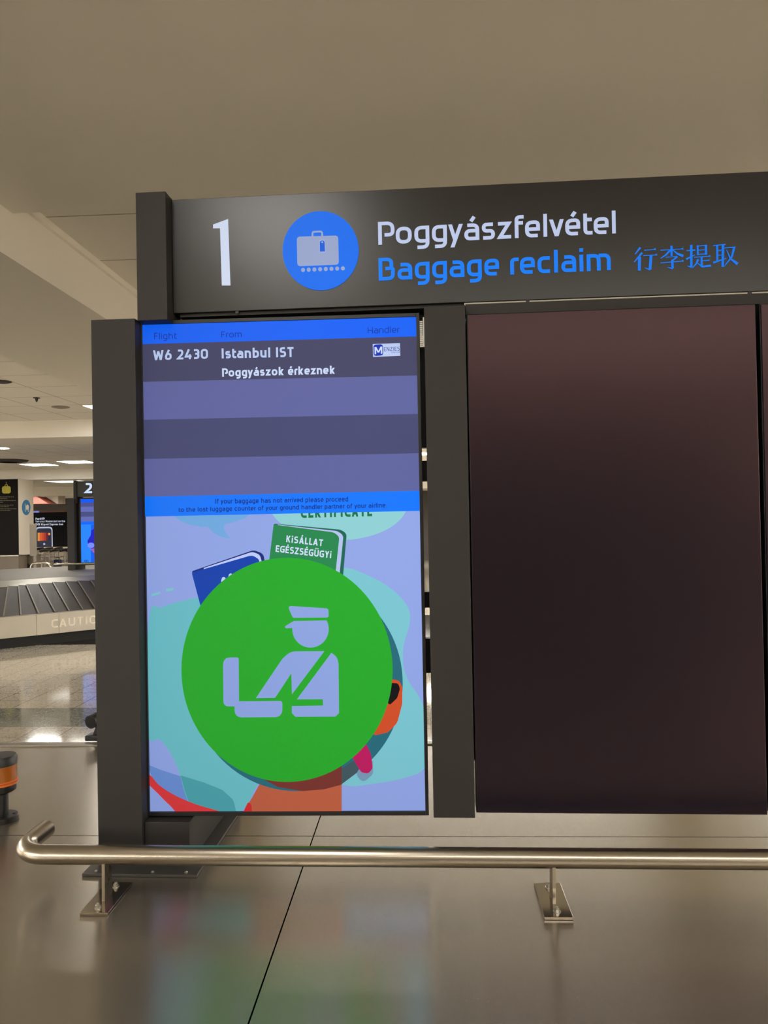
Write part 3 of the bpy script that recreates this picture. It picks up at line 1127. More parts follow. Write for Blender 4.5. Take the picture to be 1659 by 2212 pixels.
def clip_uz(uz):
    """Keep an outline inside the lit rectangle."""
    def cut(poly, f):
        out = []
        for i, p in enumerate(poly):
            q = poly[(i + 1) % len(poly)]
            a, b = f(p), f(q)
            if a >= 0:
                out.append(p)
            if (a >= 0) != (b >= 0):
                s = a / (a - b)
                out.append((p[0] + (q[0] - p[0]) * s, p[1] + (q[1] - p[1]) * s))
        return out
    for f in (lambda p: p[0] - su0, lambda p: su1 - p[0], lambda p: p[1] - sz0, lambda p: sz1 - p[1]):
        uz = cut(uz, f)
        if len(uz) < 3:
            return []
    return uz


class Picture:
    """Flat coloured shapes of a lit screen, stacked a hair apart."""
    def __init__(self, frame, w0=0.004, step=0.00012):
        self.mb, self.mats, self.fr, self.w, self.step = MB(), [], frame, w0, step

    def k(self, c):
        m = glow(c)
        if m not in self.mats:
            self.mats.append(m)
        return self.mats.index(m)

    def shape(self, pts, c, R=0.0, smooth=False):
        self.w -= self.step
        if smooth:
            pts = curve_pts(pts)
        line = fillet(pts, True, R)
        uz = clip_uz([self.fr.on(p.x, p.y, self.w) for p in line])
        if len(uz) > 2:
            flat(self.mb, uz, self.w, self.k(c))

    def text(self, s, p0, p1, cap, c, weight=0.15, gap=0.14, **kw):
        self.w -= self.step
        lettering(self.mb, s, p0, p1, cap, self.fr, self.w, weight, gap, k=self.k(c), **kw)

    def build(self, name, parent):
        return self.mb.build(name, self.mats, parent)


def band(pic, yl0, yr0, yl1, yr1, c):
    pic.shape([(px_l(yl0) - 3, yl0), (px_r(yr0) + 3, yr0), (px_r(yr1) + 3, yr1), (px_l(yl1) - 3, yl1)], c)


pic = Picture(SR)
LILAC = (143, 163, 226)
band(pic, 1100, 1090, 1765, 1765, LILAC)
# picture behind the disc
pic.shape([(370, 1100), (378, 1117), (392, 1126), (412, 1134), (435, 1138), (449, 1138), (460, 1150), (478, 1160), (498, 1164), (488, 1152), (484, 1142), (484, 1133), (505, 1128), (530, 1119), (550, 1100)], (110, 168, 222))
pic.shape(ellipse(731, 1085, 150, 82), (140, 204, 208))
pic.shape([(320, 1652), (350, 1664), (400, 1680), (440, 1700), (440, 1750), (400, 1740), (330, 1690)], (104, 140, 208))
pic.shape([(322, 1334), (350, 1312), (390, 1299), (450, 1292), (600, 1320), (640, 1600), (560, 1690), (520, 1752), (425, 1770), (408, 1735), (397, 1705), (387, 1668), (370, 1630), (346, 1598), (318, 1578)], (104, 186, 196), smooth=True)
pic.shape([(735, 1229), (799, 1245), (850, 1276), (881, 1312), (885, 1346), (872, 1395), (872, 1440), (884, 1474), (902, 1500), (916, 1531), (930, 1600), (916, 1660), (878, 1679), (819, 1691), (741, 1695), (690, 1640), (700, 1300)], (120, 194, 206), smooth=True)
pic.shape([(325, 1289), (328, 1283), (346, 1278), (347, 1282), (332, 1287)], (120, 196, 204), R=2)
pic.shape([(358, 1272), (375, 1270), (376, 1275), (359, 1278)], (120, 196, 204), R=2)
pic.shape([(390, 1675), (440, 1690), (480, 1706, 20), (504, 1728, 14), (512, 1760), (422, 1760), (410, 1738), (399, 1708)], (72, 158, 168))
pic.shape([(318, 1672), (328, 1678), (345, 1697), (380, 1719), (425, 1738), (485, 1756), (485, 1765), (400, 1765), (365, 1738), (342, 1715), (318, 1690)], (214, 54, 58), smooth=True)
# blue booklet
pic.shape([(414, 1234, 3), (548, 1188, 14), (569, 1196, 10), (574, 1226), (435, 1300)], (14, 40, 120))
pic.shape([(440, 1227), (545, 1192, 10), (561, 1198, 8), (568, 1222), (440, 1290)], (188, 200, 246))
pic.shape([(414, 1237, 3), (545, 1199, 12), (559, 1208, 6), (566, 1240), (500, 1300), (434, 1312)], (0, 62, 172))
pic.shape([(477, 1256), (480, 1247, 2), (485, 1246, 2), (490, 1254), (486, 1262)], (190, 205, 246), R=1.5)
pic.shape([(493, 1246), (495, 1240, 1), (499, 1238, 1), (503, 1243), (498, 1250)], (190, 205, 246), R=1)
# green booklet
pic.shape([(591, 1131, 3), (735, 1144, 14), (749, 1152, 9), (741, 1245), (586, 1230)], (22, 100, 84))
pic.shape([(600, 1133), (728, 1147, 14), (742, 1156, 9), (733, 1245), (600, 1230)], (176, 192, 232))
pic.shape([(591, 1133, 3), (722, 1150, 16), (733, 1160, 8), (724, 1245), (581, 1215)], (34, 132, 76))
s6 = (0.09, -1.0)
pic.text('KiSÁLLAT', (618, 1171), (697, 1180), 14.5, (206, 220, 246), 0.19, 0.16, up=s6)
pic.text('EGÉSZSÉGÜGYi', (595, 1192), (715, 1206), 14.5, (206, 220, 246), 0.19, 0.14, up=s6)
pic.text('CERTIFICATE', (650, 1119), (804, 1115), 24, (20, 112, 70), 0.22, 0.2)
# animal peeping out behind the disc
pic.shape([(566, 1684), (545, 1722), (518, 1765), (738, 1765), (738, 1655), (640, 1670)], (186, 92, 62))
pic.shape([(520, 1765), (536, 1732, 3), (543, 1738, 6), (546, 1765)], (206, 40, 40))
pic.shape(ellipse(641, 1476, 229, 233, 96), (34, 104, 120))
pic.shape([(567, 1682), (600, 1700), (654, 1709), (700, 1705), (738, 1695), (738, 1640), (600, 1640)], (118, 48, 42))
pic.shape([(738, 1660), (800, 1620), (790, 1655), (738, 1694)], (62, 84, 92))
pic.shape([(800, 1585), (846, 1467, 3), (862, 1470, 8), (869, 1484, 6), (869, 1520, 20), (858, 1562, 20), (838, 1582, 10), (812, 1588)], (206, 76, 36))
pic.shape([(840, 1475, 2), (860, 1476, 5), (864, 1488, 6), (858, 1508, 10), (842, 1523, 3), (830, 1510)], (6, 6, 8))
pic.shape([(792, 1640), (806, 1644), (806, 1672, 9), (784, 1692, 9), (768, 1672, 8)], (116, 150, 180))
pic.shape([(760, 1634), (792, 1608), (802, 1632, 8), (805, 1660, 8), (795, 1672, 7), (780, 1668, 6), (768, 1648)], (186, 16, 92))
pic.shape(ellipse(620, 1447, 228.2, 242.2, 110), (34, 166, 38))
# officer and suitcase
Z8 = lambda x, y, r=0: (460 + x / 5.53, 1280 + y / 5.53, r)
WH = (140, 162, 222)
pic.shape([Z8(890, 158, 4), Z8(1380, 190, 4), Z8(1382, 298, 3), Z8(955, 302, 3)], WH)
head = [Z8(858, 405, 2), Z8(965, 340), Z8(1355, 333, 1)]
for i in range(25):
    a = math.radians(-28 + (-28 - 0) * 0 + i * (208 / 24.0))
    head.append(Z8(1165 + 218 * math.cos(a), 436 + 222 * math.sin(a)))
head += [Z8(945, 424), Z8(868, 427, 2)]
pic.shape(head, WH)
pic.shape([Z8(512, 1262), Z8(830, 790, 26), Z8(930, 702, 24), Z8(1332, 700), Z8(943, 1217), Z8(937, 965), Z8(742, 1258)], WH)
pic.shape([Z8(1415, 720), Z8(1480, 768, 14), Z8(1500, 850, 14), Z8(1506, 1440), Z8(1462, 1482), Z8(985, 1484), Z8(943, 1440), Z8(942, 1356), Z8(1314, 1350), Z8(1312, 1275), Z8(1002, 1276)], WH, R=6)
pic.shape([Z8(120, 775, 18), Z8(307, 775, 3), Z8(312, 1302), Z8(258, 1360), Z8(125, 1360, 20)], WH)
pic.shape([Z8(258, 1300), Z8(829, 1294, 4), Z8(829, 1488, 20), Z8(258, 1492, 20)], WH)
# table rows above the picture (drawn over it)
band(pic, 702, 684.5, 744, 727, (4, 98, 248))
band(pic, 743.5, 726.5, 825.5, 811.5, (68, 68, 100))
band(pic, 825, 811, 907.5, 894.5, (95, 100, 158))
band(pic, 907, 894, 992, 979.5, (69, 72, 112))
band(pic, 991.5, 979, 1073.5, 1060.5, (93, 98, 155))
band(pic, 1073, 1060, 1116, 1103.5, (4, 116, 250))
Z4 = lambda x, y: (300 + x / 5.184, 690 + y / 5.184)
Z5 = lambda x, y: (600 + x / 5.027, 690 + y / 5.027)
NAVY = (8, 42, 150)
pic.text('Flight', Z4(172, 222), Z4(425, 217), 13.6, NAVY, 0.10, 0.17)
pic.text('From', Z4(922, 204), Z4(1152, 197), 13.2, NAVY, 0.10, 0.17)
pic.text('Handler', Z5(977, 152), Z5(1325, 142), 13.4, NAVY, 0.10, 0.15)
LT = (186, 204, 242)
pic.text('W6 2430', Z4(160, 457), Z4(775, 440), 21.4, LT, 0.2, 0.14)
pic.text('Istanbul IST', Z4(928, 437), (634.5, 771), 21.6, LT, 0.2, 0.14)
pic.text('Poggyászok érkeznek', Z4(933, 642), (723.5, 807.5), 18.0, (204, 220, 250), 0.2, 0.13)
pic.text('If your baggage has not arrived please proceed', (465, 1088), (752, 1083), 10.2, (10, 34, 128), 0.155, 0.16)
pic.text('to the lost luggage counter of your ground handler partner of your airline.', (386, 1106), (835.5, 1096), 9.8, (10, 34, 128), 0.155, 0.16)
pic.shape([(805, 743.3), (864, 741), (864.8, 768.5), (806, 771.2)], (186, 202, 240))
pic.shape([Z5(1038, 275) + (4,), Z5(1140, 268) + (4,), Z5(1146, 390) + (4,), Z5(1042, 398) + (4,)], (16, 48, 178))
pic.text('M', Z5(1052, 378), Z5(1136, 372), 15.5, (206, 220, 250), 0.17, 0.1)
pic.text('ENZIES', Z5(1153, 346), Z5(1324, 338), 8.6, (34, 56, 150), 0.13, 0.2)
pic.text('AVIATION', Z5(1232, 366), Z5(1324, 362), 2.9, (90, 110, 190), 0.16, 0.2, up=(0.3, -1))
picture = pic.build('screen_picture', screen)

# ------------------------------------------------------------------ guard rail in front of the big sign
ZR = 0.862
RR = 0.0212


def rail(path, r=RR, seg=24):
    m_ = MB()
    m_.tube(path, r, seg)
    return m_


def bend(a, corner, b, rad, n=10):
    a, c, b = Vector(a), Vector(corner), Vector(b)
    da, db = (a - c).normalized(), (b - c).normalized()
    p0, p1 = c + da * rad, c + db * rad
    cen = c + (da + db) * rad
    out = [a]
    for i in range(n + 1):
        t_ = i / n
        ang = t_ * math.pi / 2
        out.append(cen - db * rad * math.cos(ang) - da * rad * math.sin(ang))
    out.append(b)
    return out


pA = at_z(213, 1846.5, ZR); pB = at_z(1000, 1850, ZR)
pA2 = at_z(1640, 1856.5, ZR)
dirx = (pA2 - pA).normalized()
corner = at_z(31, 1846, ZR)
corner = pA + dirx * (corner - pA).dot(dirx)
far_end = at_z(102, 1790, ZR)
retl = (far_end - corner).dot(Vector((-dirx.y, dirx.x, 0)))
gd = thing('guard_rail', 'brushed steel tube guard rail low in front of the big sign', 'rail', HALL, (pB.x, pB.y, Z_DECK))
print('Z', zr0, zr1, hz0, hz1, pz1, MP1, du0)
print('RAIL', pA, pB, pA2, corner, far_end, retl)
mb = rail(bend(corner + Vector((-dirx.y, dirx.x, 0)) * max(0.12, retl), corner, corner + dirx * 3.2, 0.068, 24))
mb.build('rail_tube', M_TUBE, gd, smooth=True)
for (fx0, fx1, fy, bx0, bx1, by, sx) in ((175, 234, 1973, 227, 286, 1906, 220), (1174, 1238, 1982, 1155, 1211, 1908, 1197)):
    q = [at_z(fx0, fy, Z_DECK + 0.006), at_z(fx1, fy, Z_DECK + 0.006), at_z(bx1, by, Z_DECK + 0.006), at_z(bx0, by, Z_DECK + 0.006)]
    x0 = (q[0].x + q[3].x) / 2; x1 = (q[1].x + q[2].x) / 2
    y0 = (q[0].y + q[1].y) / 2; y1 = (q[2].y + q[3].y) / 2
    xc = (x0 + x1) / 2
    yr = pA.y + dirx.y / dirx.x * (xc - pA.x)
    mb = MB(); mb.box(x0, x1, y0, y1, Z_DECK + 0.0004, Z_DECK + 0.007)
    pl = mb.build('foot_plate', M_PLATE, gd, bevel=0.0008)
    yc = (y0 + y1) / 2
    mb = MB()
    prof = [(yc - 0.021, Z_DECK + 0.007), (yc + 0.021, Z_DECK + 0.007), (yr + 0.021, ZR - 0.014), (yr - 0.016, ZR - 0.014)]
    ring0, ring1 = [(xc - 0.0035, y, z) for y, z in prof], [(xc + 0.0035, y, z) for y, z in prof]
    mb.face(ring0[::-1]); mb.face(ring1)
    for k in range(4):
        mb.face([ring0[k], ring0[(k + 1) % 4], ring1[(k + 1) % 4], ring1[k]])
    mb.build('support_bar', M_STEEL, gd)
    for yb in (y0 + 0.022, y1 - 0.022):
        m_ = MB()
        m_.lathe([(0.0085, 0), (0.0085, 0.0015), (0.0055, 0.0016)], (xc, yb, Z_DECK + 0.007), 20)
        m_.lathe([(0.0058, 0.0016), (0.0058, 0.0062), (0.0048, 0.0068)], (xc, yb, Z_DECK + 0.007), 6)
        m_.lathe([(0.0032, 0.0066), (0.0032, 0.0100), (0.0026, 0.0105)], (xc, yb, Z_DECK + 0.007), 12)
        m_.build('bolt', M_ZINC, pl)

# ------------------------------------------------------------------ beacon lamp on the deck
bc = at_z(3, 1771, Z_DECK)
bt = thing('warning_beacon', 'amber warning beacon with black cap standing on the steel deck', 'beacon', HALL, (bc.x, bc.y, Z_DECK))
c3 = (bc.x, bc.y, Z_DECK)
mb = MB(); mb.lathe([(0.046, 0.0005), (0.046, 0.011), (0.043, 0.014), (0.020, 0.0145)], c3); bf = mb.build('base_flange', M_BLACK, bt, smooth=True)
for k in range(4):
    a = math.radians(20 + 90 * k)
    mb = MB(); mb.lathe([(0.0045, 0.0142), (0.0045, 0.0152)], (bc.x + 0.033 * math.cos(a), bc.y + 0.033 * math.sin(a), Z_DECK), 12)
    mb.build('screw_hole', M_GAP, bf)
mb = MB(); mb.lathe([(0.0195, 0.0145), (0.0195, 0.082)], c3); mb.build('pole', M_BLACK, bt, smooth=True)
mb = MB(); mb.lathe([(0.030, 0.080), (0.040, 0.086), (0.0415, 0.092), (0.0415, 0.104)], c3); mb.build('socket', M_BLACK, bt, smooth=True)
mb = MB(); mb.lathe([(0.0415, 0.104), (0.0455, 0.105), (0.0455, 0.110), (0.0425, 0.111), (0.0455, 0.1125), (0.0455, 0.115), (0.0425, 0.117)], c3)
mb.build('lens_ring', mat('orange_ring', rgb(206, 104, 44), 0.3), bt, smooth=True)
mb = MB(); mb.lathe([(0.0425, 0.117), (0.0425, 0.160)], c3); mb.build('lens', M_AMBER, bt, smooth=True)
mb = MB(); mb.lathe([(0.0440, 0.160), (0.0440, 0.180), (0.040, 0.186), (0.005, 0.187)], c3); mb.build('cap', M_BLACK, bt, smooth=True)

# ------------------------------------------------------------------ black lamp-like device at the rear edge of the deck
dv = at_z(206, 1597, Z_DECK)
dt = thing('tilted_black_device', 'black cylindrical device on a small foot at the rear deck edge beside the left post', 'device', HALL, (dv.x, dv.y, Z_DECK))
dm = at_y(195, 1560, dv.y - 0.03)
mb = MB(); mb.box(dv.x - 0.03, dv.x + 0.06, dv.y - 0.03, dv.y + 0.03, Z_DECK + 0.0005, Z_DECK + 0.022); mb.build('foot', M_BLACK, dt, bevel=0.004)
mb = MB(); mb.slab([(dv.x - 0.005, Z_DECK + 0.02), (dv.x + 0.035, Z_DECK + 0.02), (dv.x + 0.04, dm.z + 0.01), (dv.x + 0.016, dm.z + 0.0)], dv.y - 0.012, dv.y + 0.012); mb.build('bracket', M_BLACK, dt)
ax = Vector((0.28, 0.95, 0.10)).normalized()
mb = MB(); mb.tube([dm, dm + ax * 0.03, dm + ax * 0.0302, dm + ax * 0.036, dm + ax * 0.0362, dm + ax * 0.11], [0.0265, 0.0265, 0.0245, 0.0245, 0.0265, 0.0265], 28)
mb.build('barrel', M_BLACK, dt, smooth=True)
mb = MB(); mb.tube([dm - ax * 0.001, dm + ax * 0.002], 0.023, 28); mb.build('front_disc', M_GAP, dt)

# ================================================================== FARTHER CAROUSEL
def extend(pl, a, b):
    d0 = (pl[0] - pl[1]).normalized() * a
    d1 = (pl[-1] - pl[-2]).normalized() * b
    return [pl[0] + d0] + pl + [pl[-1] + d1]


Z6 = lambda x, y: (x / 7.9, 1200 + y / 7.9)
RT, RB, DK2 = 0.43, 0.147, 0.80
rim_top = extend([at_z(0, 1333.5, RT), at_z(78, 1327, RT), at_z(207.6, 1315.8, RT)], 2.2, 3.0)
far_c = thing('baggage_carousel', 'steel baggage carousel with a dark rubber belt and the word CAUTION on its rim', 'carousel', HALL, (rim_top[2].x, rim_top[2].y, 0))
nrm = Vector((-(rim_top[-1] - rim_top[0]).normalized().y, (rim_top[-1] - rim_top[0]).normalized().x, 0))
mb = MB()
for p, q in zip(rim_top, rim_top[1:]):
    for (o0, z0, o1, z1) in ((0, RB, 0, RT - 0.006), (0, RT - 0.006, 0.008, RT), (0.008, RT, 0.06, RT), (0.06, RT, 0.06, RB), (0.06, RB, 0, RB)):
        a, b, c, d = p + nrm * o0, q + nrm * o0, q + nrm * o1, p + nrm * o1
        mb.face([(a.x, a.y, z0), (b.x, b.y, z0), (c.x, c.y, z1), (d.x, d.y, z1)])
rimo = mb.build('rim', M_RIM, far_c)
rd = (rim_top[3] - rim_top[2]).normalized()
RF = Frame(rim_top[2].x, rim_top[2].y, math.degrees(math.atan2(rd.y, rd.x)))
mb = MB()
c0, c1 = Z6(880, 1235), Z6(1010, 1220)
lettering(mb, 'CAUTION', c0, (Z6(1640, 1158)[0] + 22, Z6(1640, 1158)[1] - 2.4), 17.6, RF, -0.0015, 0.17, 0.2)
mb.build('lettering', M_WHITEMARK, rimo)
for px in (78.5, 127):
    p = RF.on(px, 1340, 0)
    mb = MB()
    mb.face([tuple(RF.world(*q)) for q in ((p[0], -0.001, RB), (p[0] + 0.004, -0.001, RB), (p[0] + 0.004, -0.001, RT - 0.006), (p[0], -0.001, RT - 0.006))])
    mb.build('panel_seam', M_GAP, rimo)
o_ = [c for c in rimo.children if c.name.startswith('lettering')][0]
vv = [RF.world(*(v.co + ORIG[far_c.name])) - ORIG[far_c.name] for v in o_.data.vertices]
for v, c in zip(o_.data.vertices, vv):
    v.co = c
mb = MB()
for p, q in zip(rim_top, rim_top[1:]):
    a, b = p + nrm * 0.10, q + nrm * 0.10
    mb.face([(a.x, a.y, 0), (b.x, b.y, 0), (b.x, b.y, RT - 0.03), (a.x, a.y, RT - 0.03)])
mb.build('skirt', M_TOE, far_c)
belt_in = extend([at_z(0, 1269, 0.74), at_z(39, 1266, 0.74), at_z(104, 1259.5, 0.74), at_z(207.6, 1253.8, 0.74)], 2.2, 3.0)
belt_out = [p + nrm * 0.05 for p in rim_top]


def project_x(p):
    d = p - EYE
    return CX + F_PX * d.dot(RIGHT) / d.dot(FWD)


def along(pl, px):
    """Point of a polyline that is seen at the photo column px."""
    best = None
    for p, q in zip(pl, pl[1:]):
        for k in range(61):
            c = p.lerp(q, k / 60)
            e = abs(project_x(c) - px)
            if best is None or e < best[0]:
                best = (e, c)
    return best[1]


slat_lines = [((130, 560), (45, 1040)), ((310, 560), (350, 1020)), ((440, 520), (660, 975)), ((660, 505), (925, 960)), ((890, 490), (1165, 935)), ((1110, 480), (1400, 915)), ((1320, 455), (1625, 880)), ((1530, 440), (1850, 850)), ((1740, 430), (2080, 820)), ((1950, 415), (2310, 790))]
belt_in3 = [Vector((p.x, p.y, 0.74)) for p in belt_in]
belt_out3 = [Vector((p.x, p.y, RT)) for p in belt_out]
tops = [along(belt_in3, Z6(*a)[0]) for a, b in slat_lines]
bots = [along(belt_out3, Z6(*b)[0]) for a, b in slat_lines]
tops = [belt_in[0]] + tops + [belt_in[-1]]
bots = [belt_out[0]] + bots + [belt_out[-1]]
mb = MB()
for i in range(len(tops) - 1):
    a, b, c, d = bots[i], bots[i + 1], tops[i + 1], tops[i]
    lift = 0.016
    mb.face([(a.x, a.y, RT - 0.01 + lift), (b.x, b.y, RT - 0.01), (c.x, c.y, 0.74), (d.x, d.y, 0.74 + lift)])
    mb.face([(a.x, a.y, RT - 0.03), (a.x, a.y, RT - 0.01 + lift), (d.x, d.y, 0.74 + lift), (d.x, d.y, 0.72)], 0)
    e = (b - a).normalized() * 0.016
    e2 = (c - d).normalized() * 0.016
    mb.face([(a.x, a.y, RT - 0.008 + lift), (a.x + e.x, a.y + e.y, RT - 0.008 + lift), (d.x + e2.x, d.y + e2.y, 0.742 + lift), (d.x, d.y, 0.742 + lift)], 1)
mb.build('belt', [M_RUBBER, mat('worn_belt_edge', rgb(92, 82, 68), 0.4, spec=0.5)], far_c)
fas = extend([at_z(0, 1255, DK2), at_z(97, 1248.7, DK2), at_z(207, 1242.4, DK2)], 2.2, 3.0)
bi = [belt_in[0], belt_in[1], along(belt_in3, 97), belt_in[-2], belt_in[-1]]
mb = MB()
for i in range(4):
    a, b, c, d = bi[i], bi[i + 1], fas[i + 1], fas[i]
    mb.face([(a.x, a.y, 0.735), (b.x, b.y, 0.735), (c.x, c.y, DK2), (d.x, d.y, DK2)])
mb.build('fascia', M_RIM, far_c)
back = [at_z(250, 1219, DK2) + Vector((2.2, 1.0, 0)), at_z(147, 1223, DK2), at_z(0, 1230, DK2), at_z(0, 1230, DK2) + Vector((-2.2, -1.0, 0))]
mb = MB()
mb.column([(p.x, p.y) for p in fas] + [(p.x, p.y) for p in back], DK2 - 0.02, DK2)
mb.build('deck', M_DECK2, far_c)

# ------------------------------------------------------------------ sign 2 on the farther carousel
b2 = at_z(147, 1232, DK2)
S2 = Frame(b2.x, b2.y, 12.0)
st2 = thing('sign_stand', 'dark grey sign frame on the farther carousel carrying the numeral 2', 'sign stand', S2, (0.05, 0.05, DK2))
def z2_(px0, py0, px1, py1, w=0.0):
    return S2.on(px0, (py0 + py1) / 2, w)[0], S2.on(px1, (py0 + py1) / 2, w)[0], S2.on((px0 + px1) / 2, py1, w)[1], S2.on((px0 + px1) / 2, py0, w)[1]
u0, u1, z0, z1 = z2_(145.5, 1078, 160.5, 1232)
mb = MB(); mb.box(u0, u1, 0, 0.30, DK2 + 0.001, z1); mb.build('left_post', M_POST, st2, bevel=0.002)
lp2 = u1
u0, u1, z0, z1 = z2_(158.5, 1038, 164.5, 1075, 0.05)
zh = z1
mb = MB(); mb.box(u0, u1, 0.05, 0.2, z0 - 0.1, z1); mb.build('upper_post', M_POST, st2, bevel=0.002)
up2 = u1
hb = S2.on(185, 1073, 0.09)[1]
mb = MB(); mb.box(lp2 + 0.002, lp2 + 0.10, 0.10, 0.4, DK2 + 0.001, DK2 + 0.10); mb.build('plinth', M_POST, st2)
mb = MB(); mb.box(lp2 + 0.002, lp2 + 0.10, 0.2, 0.3, DK2 + 0.10, hb); mb.build('inner_mast', M_POST, st2)
hd2 = thing('header_sign', 'dark header sign with a glowing white numeral 2 on the farther carousel', 'sign', S2, (up2 + 1, 0.09, hb))
mb = MB(); mb.box(up2 + 0.001, up2 + 2.2, 0.09, 0.20, hb, zh - 0.01); mb.build('sign_box', M_HEADER, hd2, bevel=0.002)
mb = MB(); lettering(mb, '2', (183, 1065.5), (199, 1065.3), 22, S2, 0.086, 0.2, depth=0.003, up=(-0.0185, -1)); mb.build('numeral', glow((206, 222, 250)), hd2)
ds2 = thing('flight_display', 'lit blue screen below the numeral 2 on the farther carousel', 'display', S2, (lp2 + 0.4, 0.16, S2.on(190, 1219, 0.16)[1] - 0.01))
su0_, _, a_, b_ = z2_(175, 1078, 206, 1218, 0.16)
d2w = 0.68
mb = MB(); mb.box(su0_ - 0.03, su0_ + d2w + 0.03, 0.162, 0.20, a_ - 0.02, b_ + 0.015); mb.build('bezel', M_BEZEL, ds2)
sv = (su0, su1, sz0, sz1)
su0, su1, sz0, sz1 = su0_, su0_ + d2w, a_, b_
pc = Picture(S2, 0.160, 0.0006)
X0, X1 = 170, 262
for y0, y1, c in ((1078, 1086, (0, 88, 250)), (1086, 1095, (74, 78, 140)), (1095, 1106, (98, 106, 182)), (1106, 1116.5, (72, 78, 130)), (1116.5, 1127, (98, 106, 176)), (1127, 1133.5, (0, 104, 250)), (1133.5, 1219, (34, 134, 250))):
    pc.shape([(X0, y0 - .3), (X1, y0 - 1.6), (X1, y1 - 1.3), (X0, y1)], c)
pc.shape([(196.5, 1133.5), (262, 1132), (262, 1219), (196.5, 1219)], (4, 92, 240))
pc.shape([(197, 1146), (206, 1140), (225, 1140), (222, 1185), (200, 1190), (190, 1176), (189, 1168), (196, 1156)], (24, 22, 196))
pc.shape(ellipse(196.5, 1178, 7.5, 6, 30), (120, 140, 245))
pc.shape([(194, 1186), (225, 1180), (225, 1200), (206, 1196)], (150, 96, 196))
pc.shape([(200, 1192), (225, 1186), (225, 1204), (208, 1197)], (224, 84, 92))
pc.text('EAS', (182.5, 1213.5), (191, 1213.3), 4.2, (12, 36, 150), 0.24, 0.2)
pc.build('screen_picture', ds2)
su0, su1, sz0, sz1 = sv
# guard rails on the farther carousel
zr2 = 0.945
c0 = at_z(116, 1219.5, zr2)
g2 = thing('guard_rail', 'steel tube rail curving in front of the numeral 2 sign', 'rail', HALL, (c0.x, c0.y, DK2))
r1 = at_z(206, 1217, zr2); r1 = c0 + (r1 - c0).normalized() * 3.0
d2 = (r1 - c0).normalized()
mb = MB(); mb.tube(bend(c0 + Vector((-d2.y, d2.x, 0)) * 0.3, c0, r1, 0.09), 0.0215, 14); mb.build('rail_tube', M_TUBE, g2, smooth=True)
q = c0.lerp(r1, 0.42)
mb = MB(); mb.box(q.x - 0.02, q.x + 0.02, q.y - 0.01, q.y + 0.01, DK2 + 0.001, zr2 - 0.015); mb.build('support_bar', M_STEEL, g2)
e1 = at_y(72, 1216.5, 15.7); e2 = at_y(100, 1218, 15.7)
g3 = thing('guard_rail', 'steel hoop rail beside the slim grey notice board leg', 'rail', HALL, ((e1.x + e2.x) / 2, 15.7, 0))
mb = MB(); mb.tube([(e1.x - 0.05, 15.7, 0), (e1.x - 0.05, 15.7, e1.z - 0.08), (e1.x - 0.02, 15.7, e1.z - 0.02), (e1.x + 0.05, 15.7, e1.z), (e2.x, 15.7, e1.z), (e2.x + 0.06, 15.7, e1.z - 0.02), (e2.x + 0.09, 15.7, e1.z - 0.08), (e2.x + 0.10, 15.7, 0)], 0.024, 12); mb.build('rail_tube', M_TUBE, g3, smooth=True)

# ------------------------------------------------------------------ black information board on the pier
by = 16.49
bz0 = at_y(20, 1199, by).z; bz1 = at_y(20, 1035.5, by).z
ib = thing('information_board', 'tall black information board with a yellow suitcase symbol on the pale pier', 'board', HALL, (pr - 0.6, by, bz0))
mb = MB(); mb.box(-11.2, pr - 0.004, by - 0.03, by + 0.008, bz0, bz1); mb.build('board_panel', mat('black_board', rgb(16, 13, 12), 0.6, spec=0.1), ib)
WB = by - 0.033
YEL = mat('yellow_print', rgb(158, 148, 48), 0.6)
ZB = lambda x, y: (x / 10.055, 1020 + y / 10.055)
mb = MB()
patch(mb, [ZB(42, 305) + (3.5,), ZB(232, 300) + (3.5,), ZB(234, 460) + (3.5,), ZB(44, 464) + (3.5,)], HALL, WB)
for q in stroke(fillet([ZB(108, 305), ZB(110, 275) + (2,), ZB(162, 272) + (2,), ZB(166, 302)]), 1.5):
    flat(mb, [HALL.on(v.x, v.y, WB) for v in q], WB)
mb.build('suitcase_symbol', YEL, ib)
mb = MB()
for q in stroke([Vector(ZB(137, 212)), Vector(ZB(137, 262))], 2.0):
    flat(mb, [HALL.on(v.x, v.y, WB) for v in q], WB)
mb.build('symbol_mark', mat('grey_print', rgb(90, 84, 82), 0.6), ib)
mb = MB()
random.seed(3)
for x0, x1, y in ((-60, 325, 548), (-60, 155, 585), (-70, 345, 628), (-60, 75, 665), (-40, 300, 728), (-60, 190, 760), (-70, 362, 805), (-60, 245, 840)):
    x = x0
    while x < x1 - 12:
        wl = min(random.uniform(25, 80), x1 - x)
        patch(mb, [ZB(x, y - 20), ZB(x + wl, y - 20), ZB(x + wl, y - 3), ZB(x, y - 3)], HALL, WB)
        x += wl + 9
mb.build('printed_lines', mat('dim_yellow_print', rgb(72, 66, 42), 0.6), ib)
